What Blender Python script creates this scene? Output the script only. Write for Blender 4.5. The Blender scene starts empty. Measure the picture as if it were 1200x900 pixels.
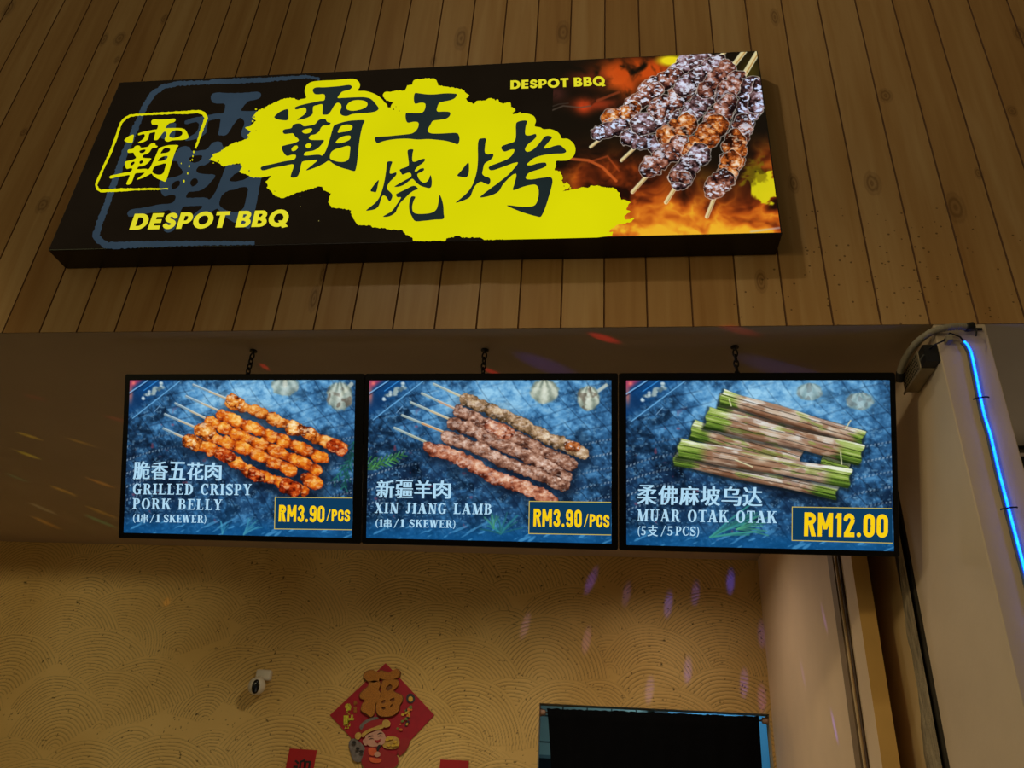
import bpy, math, random
import numpy as np
from mathutils import Matrix, Vector
from mathutils.geometry import delaunay_2d_cdt

random.seed(7)
SC = bpy.context.scene
COL = SC.collection
# ------------------------------------------------------------------ camera
F_PX = 935.0
YAW, PITCH, ROLL = -0.13807291, 0.50290317, 0.06619925
CAM = np.array([0.0, -2.6, 1.6])
cy, sy, cp, sp = math.cos(YAW), math.sin(YAW), math.cos(PITCH), math.sin(PITCH)
fwd = np.array([sy*cp, cy*cp, sp]); rgt = np.array([cy, -sy, 0.0]); upv = np.cross(rgt, fwd)
cr, sr = math.cos(ROLL), math.sin(ROLL)
r2 = cr*rgt + sr*upv; u2 = -sr*rgt + cr*upv
RM = np.stack([r2, u2, fwd])
cd = bpy.data.cameras.new('camera'); cam = bpy.data.objects.new('camera', cd); COL.objects.link(cam)
cd.sensor_width = 36.0; cd.lens = F_PX/1200*36.0; cd.clip_start = 0.05
cam.matrix_world = Matrix(((r2[0], u2[0], -fwd[0], CAM[0]), (r2[1], u2[1], -fwd[1], CAM[1]),
                           (r2[2], u2[2], -fwd[2], CAM[2]), (0, 0, 0, 1)))
SC.camera = cam
SC.view_settings.view_transform = 'Standard'; SC.view_settings.look = 'None'
SC.view_settings.exposure = 0.0; SC.view_settings.gamma = 1.0; SC.view_settings.use_curve_mapping = False
SC.cycles.use_denoising = True
SC.cycles.max_bounces = 6

# ------------------------------------------------------------------ world and lamps
w = bpy.data.worlds.new('hall_air'); SC.world = w; w.use_nodes = True
w.node_tree.nodes['Background'].inputs[0].default_value = (1.0, 0.80, 0.40, 1)
w.node_tree.nodes['Background'].inputs[1].default_value = 0.092

def lamp(name, kind, loc, target, power, color, size=0.5, spot=None, blend=0.5):
    d = bpy.data.lights.new(name, kind); o = bpy.data.objects.new(name, d); COL.objects.link(o)
    o.location = loc; d.energy = power; d.color = color
    v = Vector(target) - Vector(loc)
    o.rotation_euler = v.to_track_quat('-Z', 'Y').to_euler()
    if kind == 'AREA': d.shape = 'DISK'; d.size = size
    else: d.shadow_soft_size = size
    if spot: d.spot_size = spot; d.spot_blend = blend
    return o
# hall ceiling lamp, high in front and to the left: it throws the sign's shadow down the boards
lamp('hall_ceiling_lamp', 'SPOT', (-2.2, -3.6, 6.8), (1.7, 0, 3.9), 140, (1.0, 0.86, 0.62), 0.12, math.radians(70), 1.0)
# unseen fill areas added for broad light on the stall front
lamp('hall_fill_area', 'AREA', (-3.5, -8.0, 3.0), (-1.0, 0, 2.6), 12, (1.0, 0.72, 0.60), 2.0)
lamp('hall_fill_area', 'AREA', (-6.0, -5.5, 2.7), (0, 1.0, 2.4), 14, (1.0, 0.90, 0.40), 1.0)
# fill spots added out of view, aimed under the fascia at wall and column
lamp('hall_fill_spot', 'SPOT', (-2.5, -4.5, 3.7), (-4.9, 2.97, 1.7), 305, (1.0, 0.90, 0.58), 0.15, math.radians(44), 0.9)
lamp('hall_fill_spot', 'SPOT', (-3.5, -4.5, 3.7), (1.15, 0.7, 2.2), 190, (1.0, 0.78, 0.40), 0.20, math.radians(30), 0.9)
lamp('hall_fill_spot', 'SPOT', (-5.5, -2.2, 3.3), (1.15, 0.9, 2.2), 95, (1.0, 0.86, 0.72), 0.20, math.radians(24), 0.9)
# downlights in the stall ceiling behind the menu screens
lamp('stall_downlight', 'SPOT', (0.24, 2.15, 3.27), (0.3, 2.1, 1.0), 30, (1.0, 0.81, 0.66), 0.06, math.radians(160), 1.0)
lamp('stall_downlight', 'SPOT', (-1.2, 1.6, 3.27), (-1.2, 1.6, 1.0), 84, (1.0, 0.90, 0.64), 0.06, math.radians(160), 1.0)
lamp('soffit_fill', 'AREA', (-1.5, 1.6, 0.9), (-1.5, 1.6, 3.0), 1.7, (1.0, 0.85, 0.7), 1.2)  # unseen upward fill added to lift the ceiling
lamp('neighbour_fill', 'AREA', (3.2, 1.2, 1.0), (2.6, 1.2, 3.0), 8.5, (1.0, 0.96, 0.88), 1.0)  # unseen fill added to brighten the neighbour's bay
# kitchen tube light behind the doorway
lamp('kitchen_light', 'AREA', (0.75, 3.7, 2.75), (0.7, 4.4, 1.8), 7, (0.45, 0.80, 1.0), 0.5)

# ------------------------------------------------------------------ projection helpers
def ray(px):
    px = np.atleast_2d(np.array(px, float))
    d = np.stack([(px[:, 0]-600)/F_PX, -(px[:, 1]-450)/F_PX, np.ones(len(px))], 1)
    return d @ RM
def hit(px, n, p):
    d = ray(px); n = np.array(n, float); t = ((np.array(p)-CAM) @ n)/(d @ n)
    return CAM + t[:, None]*d
def proj(X):
    v = (np.atleast_2d(X)-CAM) @ RM.T
    return np.stack([600+F_PX*v[:, 0]/v[:, 2], 450-F_PX*v[:, 1]/v[:, 2]], 1)

# ------------------------------------------------------------------ colour and materials
def lin(c):
    c = np.asarray(c, float)
    return np.where(c <= 0.04045, c/12.92, ((np.maximum(c, 0)+0.055)/1.055)**2.4)
def srgb(r, g, b):
    return tuple(float(v) for v in lin(np.array([r, g, b])/255.0))
def mat(name, rgb, rough=0.6, var=0.12, scale=12.0, bump=0.0, metal=0.0, bscale=None, spec=0.5, stretch=None):
    m = bpy.data.materials.new(name); m.use_nodes = True
    nt = m.node_tree; b = nt.nodes['Principled BSDF']
    c = srgb(*rgb)
    tc = nt.nodes.new('ShaderNodeTexCoord'); no = nt.nodes.new('ShaderNodeTexNoise')
    no.inputs['Scale'].default_value = scale; no.inputs['Detail'].default_value = 5
    src = tc.outputs['Object']
    if stretch:
        mp = nt.nodes.new('ShaderNodeMapping'); mp.inputs['Scale'].default_value = stretch
        nt.links.new(src, mp.inputs[0]); src = mp.outputs[0]
    nt.links.new(src, no.inputs['Vector'])
    rp = nt.nodes.new('ShaderNodeValToRGB')
    rp.color_ramp.elements[0].position = 0.3; rp.color_ramp.elements[1].position = 0.7
    rp.color_ramp.elements[0].color = (*[v*(1-var) for v in c], 1)
    rp.color_ramp.elements[1].color = (*[min(1, v*(1+var)) for v in c], 1)
    nt.links.new(no.outputs['Fac'], rp.inputs[0]); nt.links.new(rp.outputs[0], b.inputs['Base Color'])
    b.inputs['Roughness'].default_value = rough; b.inputs['Metallic'].default_value = metal
    b.inputs['Specular IOR Level'].default_value = spec
    if bump:
        n2 = nt.nodes.new('ShaderNodeTexNoise'); n2.inputs['Scale'].default_value = bscale or scale*6
        n2.inputs['Detail'].default_value = 6; nt.links.new(tc.outputs['Object'], n2.inputs['Vector'])
        bu = nt.nodes.new('ShaderNodeBump'); bu.inputs['Strength'].default_value = bump
        bu.inputs['Distance'].default_value = 0.01
        nt.links.new(n2.outputs['Fac'], bu.inputs['Height']); nt.links.new(bu.outputs[0], b.inputs['Normal'])
    return m
def emi(name, rgb, strength=1.0, var=0.04, sample='AUTO', scale=4.0):
    m = bpy.data.materials.new(name); m.use_nodes = True; nt = m.node_tree; nt.nodes.clear()
    out = nt.nodes.new('ShaderNodeOutputMaterial'); e = nt.nodes.new('ShaderNodeEmission')
    c = srgb(*rgb); tc = nt.nodes.new('ShaderNodeTexCoord'); no = nt.nodes.new('ShaderNodeTexNoise')
    no.inputs['Scale'].default_value = scale; nt.links.new(tc.outputs['Object'], no.inputs['Vector'])
    rp = nt.nodes.new('ShaderNodeValToRGB')
    rp.color_ramp.elements[0].position = 0.3; rp.color_ramp.elements[1].position = 0.7
    rp.color_ramp.elements[0].color = (*[v*(1-var) for v in c], 1)
    rp.color_ramp.elements[1].color = (*[v*(1+var) for v in c], 1)
    nt.links.new(no.outputs['Fac'], rp.inputs[0]); nt.links.new(rp.outputs[0], e.inputs[0])
    e.inputs[1].default_value = strength; nt.links.new(e.outputs[0], out.inputs[0])
    m.cycles.emission_sampling = sample
    return m
def picture(name):
    """a backlit print or a screen picture: colour comes from the mesh's colour attribute"""
    m = bpy.data.materials.new(name); m.use_nodes = True; nt = m.node_tree; nt.nodes.clear()
    out = nt.nodes.new('ShaderNodeOutputMaterial'); e = nt.nodes.new('ShaderNodeEmission')
    a = nt.nodes.new('ShaderNodeVertexColor'); a.layer_name = 'print'
    nt.links.new(a.outputs[0], e.inputs[0]); nt.links.new(e.outputs[0], out.inputs[0])
    m.cycles.emission_sampling = 'NONE'
    return m

# ------------------------------------------------------------------ object helpers
def wmat(o):
    m = o.matrix_basis.copy()
    while o.parent: o = o.parent; m = o.matrix_basis @ m
    return m
def tag(o, label=None, cat=None, group=None, kind=None):
    if label: o['label'] = label
    if cat: o['category'] = cat
    if group: o['group'] = group
    if kind: o['kind'] = kind
    return o
def empty(name, loc, label, cat, group=None, rot=(0, 0, 0)):
    o = bpy.data.objects.new(name, None); COL.objects.link(o); o.location = loc; o.rotation_euler = rot
    o.empty_display_size = 0.05
    return tag(o, label, cat, group)
def make(name, verts, faces, mats, parent=None, mi=None, smooth=False):
    """mesh object from WORLD coordinates; coordinates are turned into the parent's local frame"""
    V = np.array(verts, float).reshape(-1, 3)
    if parent is not None:
        M = np.array(wmat(parent).inverted()); V = V @ M[:3, :3].T + M[:3, 3]
    else:
        org = np.array([(V[:, 0].min()+V[:, 0].max())/2, (V[:, 1].min()+V[:, 1].max())/2, V[:, 2].min()])
        V = V - org
    me = bpy.data.meshes.new(name); me.from_pydata(V.tolist(), [], [tuple(map(int, f)) for f in faces])
    if not isinstance(mats, (list, tuple)): mats = [mats]
    for m in mats: me.materials.append(m)
    if mi is not None: me.polygons.foreach_set('material_index', np.array(mi, dtype=np.int32))
    if smooth: me.polygons.foreach_set('use_smooth', [True]*len(me.polygons))
    me.update()
    o = bpy.data.objects.new(name, me); COL.objects.link(o)
    if parent is not None: o.parent = parent
    else: o.location = org
    return o
def bevel(o, w=0.004, seg=2):
    md = o.modifiers.new('bevel', 'BEVEL'); md.width = w; md.segments = seg; md.limit_method = 'ANGLE'
    return o
class MB:
    def __init__(s): s.v = []; s.f = []; s.m = []
    def add(s, v, f, mi=0):
        b = len(s.v); s.v += [tuple(map(float, p)) for p in v]; s.f += [tuple(b+i for i in q) for q in f]; s.m += [mi]*len(f)
        return s
    def box(s, x0, x1, y0, y1, z0, z1, mi=0):
        return s.add([(x, y, z) for x in (x0, x1) for y in (y0, y1) for z in (z0, z1)],
                     [(0, 1, 3, 2), (4, 6, 7, 5), (0, 4, 5, 1), (2, 3, 7, 6), (0, 2, 6, 4), (1, 5, 7, 3)], mi)
    def tube(s, pts, r, n=10, mi=0, cap=True):
        P = np.array(pts, float); N = len(P); R = np.full(N, r, float) if np.isscalar(r) else np.array(r, float)
        T = np.gradient(P, axis=0); T /= np.linalg.norm(T, axis=1)[:, None]+1e-12
        a = np.array([0, 0, 1.0]) if abs(T[0][2]) < .9 else np.array([1.0, 0, 0])
        u = np.cross(T[0], a); u /= np.linalg.norm(u); vs = []
        for i in range(N):
            u = u - T[i]*(u @ T[i]); u /= np.linalg.norm(u); q = np.cross(T[i], u)
            for k in range(n):
                t = 2*math.pi*k/n; vs.append(P[i]+R[i]*(math.cos(t)*u+math.sin(t)*q))
        fs = [(i*n+k, i*n+(k+1) % n, (i+1)*n+(k+1) % n, (i+1)*n+k) for i in range(N-1) for k in range(n)]
        if cap: fs += [tuple(range(n))[::-1], tuple((N-1)*n+k for k in range(n))]
        return s.add(vs, fs, mi)
    def lathe(s, c, axis, prof, n=24, mi=0):
        c = np.array(c, float); ax = np.array(axis, float); ax /= np.linalg.norm(ax)
        a = np.array([0, 0, 1.0]) if abs(ax[2]) < .9 else np.array([1.0, 0, 0])
        u = np.cross(ax, a); u /= np.linalg.norm(u); q = np.cross(ax, u); vs = []
        for (r, h) in prof:
            for k in range(n):
                t = 2*math.pi*k/n; vs.append(c+ax*h+r*(math.cos(t)*u+math.sin(t)*q))
        N = len(prof)
        fs = [(i*n+k, i*n+(k+1) % n, (i+1)*n+(k+1) % n, (i+1)*n+k) for i in range(N-1) for k in range(n)]
        fs += [tuple(range(n))[::-1], tuple((N-1)*n+k for k in range(n))]
        return s.add(vs, fs, mi)
    def build(s, name, mats, parent=None, smooth=False):
        return make(name, s.v, s.f, mats, parent, s.m, smooth)

# ------------------------------------------------------------------ flat artwork helpers
def catmull(pts, sub=5):
    P = np.array(pts, float); n = len(P); out = []
    for i in range(n):
        p0, p1, p2, p3 = P[i-1], P[i], P[(i+1) % n], P[(i+2) % n]
        d01, d12, d23 = [max(1e-6, np.linalg.norm(b-a))**0.5 for a, b in ((p0, p1), (p1, p2), (p2, p3))]
        m1 = (p2-p1) - d12*((p2-p0)/(d01+d12) - (p1-p0)/d01)
        m2 = (p2-p1) + d12*((p3-p2)/d23 - (p3-p1)/(d12+d23))
        for k in range(sub):
            t = k/sub; t2 = t*t; t3 = t2*t
            out.append((2*t3-3*t2+1)*p1+(t3-2*t2+t)*m1+(-2*t3+3*t2)*p2+(t3-t2)*m2)
    return np.array(out)
def roughen(pts, step=1.1, amp=0.6, seed=1, closed=True):
    rs = np.random.RandomState(seed); P = np.array(pts, float); out = []
    if not closed: P = np.concatenate([P, P[-1:]])
    for i in range(len(P) if closed else len(P)-1):
        a, b = P[i], P[(i+1) % len(P)]; L = np.linalg.norm(b-a); k = max(1, int(L/step))
        nv = np.array([-(b-a)[1], (b-a)[0]])/(L+1e-9)
        for j in range(k):
            out.append(a+(b-a)*j/k+nv*rs.uniform(-amp, amp)*(1 if j else .6))
    return np.array(out)
def px(ox, oy, s, pts):
    return np.array([(ox+x/s, oy+y/s) for x, y in pts])
def fill(loops):
    """fill closed 2D loops (holes allowed) -> verts (n,2), faces"""
    P = []; E_ = []
    for L in loops:
        k = len(P); n = len(L); P += [tuple(map(float, q)) for q in L]; E_ += [(k+i, k+(i+1) % n) for i in range(n)]
    A_ = np.array(P); mid = A_.mean(0); sc = 10.0/max(1e-9, np.abs(A_-mid).max())
    V, _, T, _, _, _ = delaunay_2d_cdt([Vector(((p[0]-mid[0])*sc, (p[1]-mid[1])*sc)) for p in P], E_, [], 0, 1e-5)
    V = np.array([v[:] for v in V])/sc+mid
    C_ = np.array([V[list(t)].mean(0) for t in T]); ins = np.zeros(len(C_), bool)
    for L in loops:                      # even-odd over loops, non-zero winding inside each loop
        L = np.array(L); x0, y0 = L[:, 0], L[:, 1]; x1, y1 = np.roll(x0, -1), np.roll(y0, -1); wn = np.zeros(len(C_), int)
        for a, b, c, d in zip(x0, y0, x1, y1):
            cr_ = (c-a)*(C_[:, 1]-b)-(C_[:, 0]-a)*(d-b)
            wn += ((b <= C_[:, 1]) & (d > C_[:, 1]) & (cr_ > 0)).astype(int)-((b > C_[:, 1]) & (d <= C_[:, 1]) & (cr_ < 0)).astype(int)
        ins ^= wn != 0
    return V, [tuple(t) for t, k in zip(T, ins) if k]
_txt = {}
def text_flat(s, off=0.0, sx=0.0):
    """built-in font -> verts, faces normalised so that the drawn box is 0..1 in both axes (y up)"""
    c = bpy.data.curves.new('t', 'FONT'); c.body = s; c.offset = off; c.resolution_u = 3
    o = bpy.data.objects.new('t', c); COL.objects.link(o)
    m = bpy.data.meshes.new_from_object(o.evaluated_get(bpy.context.evaluated_depsgraph_get()))
    V = np.array([v.co[:2] for v in m.vertices]); Fc = [tuple(p.vertices) for p in m.polygons]
    bpy.data.objects.remove(o); bpy.data.curves.remove(c); bpy.data.meshes.remove(m)
    if sx:
        n = len(V); VV = []; FF = []
        for k, d in enumerate((-sx, -sx/2, 0, sx/2, sx)):
            VV.append(V+[d, 0]); FF += [tuple(i+k*n for i in f) for f in Fc]
        V = np.concatenate(VV); Fc = FF
    V = (V-V.min(0))/(V.max(0)-V.min(0))
    return V, Fc
def place(V, quad):
    """unit box (y up) -> pixel quad TL,TR,BR,BL"""
    tl, tr, br, bl = [np.array(q, float) for q in quad]
    u = V[:, :1]; v = 1-V[:, 1:2]
    return (tl*(1-u)+tr*u)*(1-v)+(bl*(1-u)+br*u)*v
# --- stroke-built glyphs: every glyph is a list of simple polygons, cap height 1
def rect(x0, x1, y0, y1): return [(x0, y0), (x1, y0), (x1, y1), (x0, y1)]
def seg(a, b, wd):
    a = np.array(a, float); b = np.array(b, float); d = (b-a)/np.linalg.norm(b-a); n = np.array([-d[1], d[0]])*wd/2
    return [tuple(a-n), tuple(b-n), tuple(b+n), tuple(a+n)]
def diag(xb, xt, wd, y0=0, y1=1):      # slanted stem with flat ends
    return [(xb-wd/2, y0), (xb+wd/2, y0), (xt+wd/2, y1), (xt-wd/2, y1)]
def stroke(pts, wd, round_=True):
    out = []
    for a, b in zip(pts[:-1], pts[1:]): out.append(seg(a, b, wd))
    for p in (pts if round_ else pts[1:-1]):
        out.append([(p[0]+wd/2*math.cos(t), p[1]+wd/2*math.sin(t)) for t in np.linspace(0, 2*math.pi, 10, endpoint=False)])
    return out
def arc(cx, cyy, rx, ry, a0, a1, n=14):
    return [(cx+rx*math.cos(math.radians(t)), cyy+ry*math.sin(math.radians(t))) for t in np.linspace(a0, a1, n)]
def ring(cx, cyy, rx, ry, tx, ty, a0=0, a1=360, n=20):
    o = arc(cx, cyy, rx, ry, a0, a1, n); i = arc(cx, cyy, rx-tx, ry-ty, a0, a1, n)
    return [[o[k], o[k+1], i[k+1], i[k]] for k in range(n-1)]
S_, H_ = .21, .075
def serif_glyphs():
    g = {}
    def st(x, w_=S_): return rect(x, x+w_, 0, 1)
    def sf(x, y, w_=.38): return rect(x-w_/2, x+w_/2, 0 if y == 0 else 1-H_, H_ if y == 0 else 1)
    c = .08+S_/2
    g['I'] = (.42, [st(.1), sf(.205, 0, .4), sf(.205, 1, .4)])
    g['L'] = (.72, [st(.1), sf(.205, 1, .4), rect(.02, .66, 0, H_), [(.66, 0), (.66, .28), (.58, .07), (.56, 0)]])
    g['E'] = (.74, [st(.1), rect(.02, .64, 0, H_), rect(.02, .62, 1-H_, 1), rect(.3, .5, .47, .47+H_), [(.66, 0), (.68, .28), (.58, .07), (.56, 0)],
                    [(.64, 1), (.64, .75), (.55, .93), (.54, 1)], rect(.46, .51, .36, .64)])
    g['D'] = (.84, [st(.1), rect(.02, .34, 0, H_), rect(.02, .34, 1-H_, 1)]+ring(.34, .5, .44, .5, .22, H_, -90, 90))
    g['P'] = (.74, [st(.1), sf(.205, 0, .4), rect(.02, .38, 1-H_, 1), rect(.3, .38, .44, .44+H_)]+ring(.37, .72, .32, .28, .2, H_, -90, 90))
    g['R'] = (.84, [st(.1), sf(.205, 0, .38), rect(.02, .38, 1-H_, 1), rect(.3, .4, .47, .47+H_), [(.36, .5), (.56, .5), (.8, .0), (.58, .0)], rect(.6, .86, 0, H_)]
              + ring(.37, .74, .32, .26, .2, H_, -90, 90))
    g['B'] = (.80, [st(.1), rect(.02, .38, 0, H_), rect(.02, .38, 1-H_, 1), rect(.3, .4, .49, .49+H_)]+ring(.37, .765, .29, .235, .19, H_, -90, 90)
              + ring(.39, .28, .35, .28, .21, H_, -90, 90))
    g['O'] = (.86, ring(.42, .5, .4, .515, .22, H_, 0, 360, 26))
    g['C'] = (.80, ring(.42, .5, .4, .515, .22, H_, 50, 312, 24)+[rect(.66, .72, .64, 1.0), rect(.67, .71, .08, .3)])
    g['G'] = (.86, ring(.42, .5, .4, .515, .22, H_, 50, 312, 24)+[rect(.66, .72, .64, 1.0), rect(.55, .75, .03, .42), rect(.46, .84, .4, .4+H_)])
    sp_ = arc(.36, .745, .24, .22, 20, 250, 12)+arc(.36, .27, .26, .235, 80, -160, 12)
    g['S'] = (.72, stroke(sp_, .13, True)+[rect(.6, .66, .66, 1.0), rect(.06, .12, 0, .34), seg((.2, .66), (.52, .38), .22)])
    g['K'] = (.90, [st(.1), sf(.205, 0, .38), sf(.205, 1, .38), seg((.28, .42), (.7, .97), .09), [(.36, .58), (.55, .62), (.86, 0), (.62, 0)], rect(.54, .86, 1-H_, 1), rect(.56, .9, 0, H_)])
    g['Y'] = (.80, [[(.06, 1), (.3, 1), (.52, .42), (.3, .42)], seg((.68, .98), (.44, .44), .08), rect(.3, .51, 0, .5), sf(.405, 0, .4), rect(0, .36, 1-H_, 1), rect(.54, .8, 1-H_, 1)])
    g['W'] = (1.1, [diag(.3, .14, .22), diag(.3, .5, .09), diag(.7, .52, .22), diag(.7, .93, .08), rect(0, .3, 1-H_, 1), rect(.36, .66, 1-H_, 1), rect(.8, 1.08, 1-H_, 1)])
    g['X'] = (.82, [diag(.62, .18, .25), diag(.14, .66, .09), rect(0, .36, 1-H_, 1), rect(.52, .8, 1-H_, 1), rect(0, .28, 0, H_), rect(.44, .82, 0, H_)])
    g['N'] = (.88, [rect(.14, .22, 0, 1), rect(.68, .76, 0, 1), diag(.66, .2, .24), rect(.02, .3, 1-H_, 1), rect(.04, .32, 0, H_), rect(.56, .86, 1-H_, 1)])
    g['J'] = (.56, [rect(.22, .43, .2, 1), sf(.325, 1, .42)]+stroke([(.33, .2), (.26, .07), (.14, .07), (.1, .17)], .13))
    g['A'] = (.86, [diag(.12, .4, .08), diag(.68, .4, .26), rect(.2, .6, .28, .28+H_), rect(0, .26, 0, H_), rect(.5, .86, 0, H_)])
    g['M'] = (1.06, [rect(.14, .22, 0, 1), diag(.5, .2, .24), diag(.5, .84, .08), rect(.76, .97, 0, 1), rect(.02, .3, 1-H_, 1), rect(.04, .32, 0, H_), sf(.865, 0, .36), rect(.74, 1.04, 1-H_, 1)])
    g['U'] = (.86, [rect(.12, .33, .3, 1), rect(.66, .74, .3, 1), sf(.22, 1, .4), rect(.56, .84, 1-H_, 1)]+ring(.43, .31, .31, .33, .2, H_, 180, 360))
    g['T'] = (.76, [rect(.28, .49, 0, 1), sf(.385, 0, .42), rect(.02, .75, 1-H_, 1), [(.02, 1), (.02, .7), (.09, .93), (.16, 1)], [(.75, 1), (.75, .7), (.68, .93), (.6, 1)]])
    g['('] = (.36, ring(.5, .45, .42, .68, .12, .03, 120, 240, 14))
    g[')'] = (.36, ring(-.14, .45, .42, .68, .12, .03, -60, 60, 14))
    g['/'] = (.56, [diag(.08, .46, .08, -.1, 1.05)])
    g['1'] = (.44, [rect(.14, .34, 0, 1), rect(.02, .44, 0, H_), [(.02, .84), (.14, .84), (.3, 1), (.2, 1)]])
    g['5'] = (.62, [rect(.12, .18, .5, 1), rect(.12, .54, .84, 1)]+ring(.27, .31, .3, .31, .17, H_, -150, 130, 20))
    g[' '] = (.46, [])
    return g
def price_glyphs():
    g = {}; t = .19; q = .095
    rr = lambda x0, x1, y0, y1, r=.16: arc(x1-r, y1-r, r, r, 0, 90, 5)+arc(x0+r, y1-r, r, r, 90, 180, 5)+arc(x0+r, y0+r, r, r, 180, 270, 5)+arc(x1-r, y0+r, r, r, 270, 360, 5)
    g['R'] = (.58, [rect(0, t, 0, 1)]+stroke([(q, 1-q), (.3, 1-q)]+arc(.27, .74, .17, .165, 90, -90, 8)+[(q, .57)], t)+[[(.2, .52), (.4, .52), (.55, 0), (.34, 0)]])
    g['M'] = (.74, [rect(0, t, 0, 1), rect(.5, .5+t, 0, 1), [(0, 1), (.2, 1), (.42, .3), (.27, .3)], [(.69, 1), (.49, 1), (.27, .3), (.42, .3)]])
    g['3'] = (.54, stroke(arc(.25, .71, .16, .2, 160, -80, 10)+arc(.25, .29, .16, .2, 80, -160, 10), t))
    g['.'] = (.26, [arc(.11, .1, .1, .1, 0, 330, 12)])
    L = rr(q, .43, q, 1-q)
    g['0'] = (.56, stroke(L+[L[0]], t))
    L9 = rr(q, .43, .46, 1-q)
    g['9'] = (.56, stroke(L9+[L9[0]], t)+stroke([(.43, .7), (.43, .26)]+arc(.265, .26, .165, .165, 0, -160, 8), t))
    g['/'] = (.44, [diag(.06, .34, .09)])
    g['P'] = (.54, [rect(0, t, 0, 1)]+stroke([(q, 1-q), (.26, 1-q)]+arc(.25, .7, .17, .205, 90, -90, 8)+[(q, .495)], t))
    g['C'] = (.54, stroke([(.43, .66)]+arc(.265, .72, .165, .185, 10, 180, 8)+arc(.265, .28, .165, .185, 180, 350, 8)+[(.43, .34)], t))
    g['S'] = (.54, stroke(arc(.26, .71, .165, .195, 10, 250, 10)+arc(.26, .29, .165, .195, 70, -170, 10), t))
    g['1'] = (.34, [rect(.1, .1+t, 0, 1), [(0, .78), (.12, .78), (.2, 1), (.1, 1)]])
    g['2'] = (.54, stroke(arc(.25, .72, .165, .185, 170, -30, 10)+[(.12, .14)], t)+[rect(.02, .5, 0, t)])
    g[' '] = (.3, [])
    return g
def heavy_glyphs():
    g = {}; t = .27
    g['D'] = (.92, [rect(0, t, 0, 1), rect(.2, .4, 0, .23), rect(.2, .4, .77, 1)]+ring(.38, .5, .48, .5, .27, .23, -90, 90))
    g['E'] = (.68, [rect(0, t, 0, 1), rect(.2, .6, 0, .23), rect(.2, .58, .385, .615), rect(.2, .6, .77, 1)])
    g['S'] = (.72, stroke(arc(.34, .70, .2, .185, 15, 240, 12)+arc(.33, .3, .215, .185, 65, -160, 12), .235, True))
    g['P'] = (.76, [rect(0, t, 0, 1), rect(.2, .4, .3, .5), rect(.2, .4, .78, 1)]+ring(.38, .65, .33, .35, .25, .21, -90, 90))
    g['O'] = (1.06, ring(.5, .5, .52, .53, .27, .25, 0, 360, 28))
    g['T'] = (.74, [rect(.22, .22+t, 0, 1), rect(0, .71, .77, 1)])
    g['B'] = (.80, [rect(0, t, 0, 1), rect(.2, .42, 0, .21), rect(.2, .42, .40, .6), rect(.2, .42, .79, 1)]+ring(.40, .73, .29, .27, .24, .2, -90, 90)+ring(.41, .29, .34, .29, .25, .21, -90, 90))
    g['Q'] = (1.08, ring(.5, .5, .52, .53, .27, .25, 0, 360, 28)+[[(.5, .36), (.74, .36), (1.08, -.02), (.78, -.1)]])
    g[' '] = (.34, [])
    return g
SERIF, PRICE, HEAVY = serif_glyphs(), price_glyphs(), heavy_glyphs()
def set_text(s, G, gap=.06):
    """-> verts in unit width (0..1) x cap height (0..1), faces"""
    x = 0; V = []; Fc = []
    for ch in s:
        wd, polys = G[ch]
        for p in polys:
            b = len(V); V += [(x+a, c) for a, c in p]; Fc.append(tuple(range(b, b+len(p))))
        x += wd+gap
    V = np.array(V, float); V[:, 0] /= (x-gap)
    return V, Fc

def words(s, G, gap):
    """split a line into words, each with its own faces, all in the line's unit box"""
    tot = sum(G[c][0]+gap for c in s)-gap; x = 0; out = []
    for wd in s.split(' '):
        L = sum(G[c][0]+gap for c in wd)-gap; V, Fc = set_text(wd, G, gap); V[:, 0] = (x+V[:, 0]*L)/tot; out.append((V, Fc)); x += L+gap*2+G[' '][0]
    return out

# ------------------------------------------------------------------ numpy picture helpers
def vnoise(x, y, seed):
    xi = np.floor(x).astype(np.int64); yi = np.floor(y).astype(np.int64); fx = x-xi; fy = y-yi
    fx = fx*fx*(3-2*fx); fy = fy*fy*(3-2*fy)
    def h(a, b):
        n = (a*374761393+b*668265263+seed*1442695041) & 0xffffffff
        n = ((n ^ (n >> 13))*1274126177) & 0xffffffff
        return ((n ^ (n >> 16)) & 0xffff)/65535.0
    return (h(xi, yi)*(1-fx)+h(xi+1, yi)*fx)*(1-fy)+(h(xi, yi+1)*(1-fx)+h(xi+1, yi+1)*fx)*fy
def fbm(x, y, seed, octv=4):
    a = 0; s = .5; t = 0
    for k in range(octv):
        a = a+s*vnoise(x*2**k+17.3*k, y*2**k-9.1*k, seed+k); t += s; s *= .5
    return a/t
def sst(a, b, x):
    t = np.clip((x-a)/(b-a), 0, 1); return t*t*(3-2*t)
def mix(img, c, m):
    c = np.array(c, float)
    if c.max() > 1.5: c = c/255.0
    m = np.asarray(m)[..., None]
    img[...] = img*(1-m)+c*m
def ramp(v, stops):
    xs = [s[0] for s in stops]; cs = np.array([s[1] for s in stops], float)/255.0
    return np.stack([np.interp(v, xs, cs[:, k]) for k in range(3)], -1)
def seg_dist(X, Y, pts):
    best = np.full(X.shape, 1e9); sg = np.zeros(X.shape); S = np.zeros(X.shape); acc = 0
    for (ax, ay), (bx, by) in zip(pts[:-1], pts[1:]):
        dx, dy = bx-ax, by-ay; L = math.hypot(dx, dy)
        t = np.clip(((X-ax)*dx+(Y-ay)*dy)/(L*L), 0, 1); ex = X-ax-t*dx; ey = Y-ay-t*dy
        d = np.hypot(ex, ey); m = d < best
        best = np.where(m, d, best); sg = np.where(m, (dx*ey-dy*ex)/L, sg); S = np.where(m, acc+t*L, S); acc += L
    return best, sg, S, acc
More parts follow.
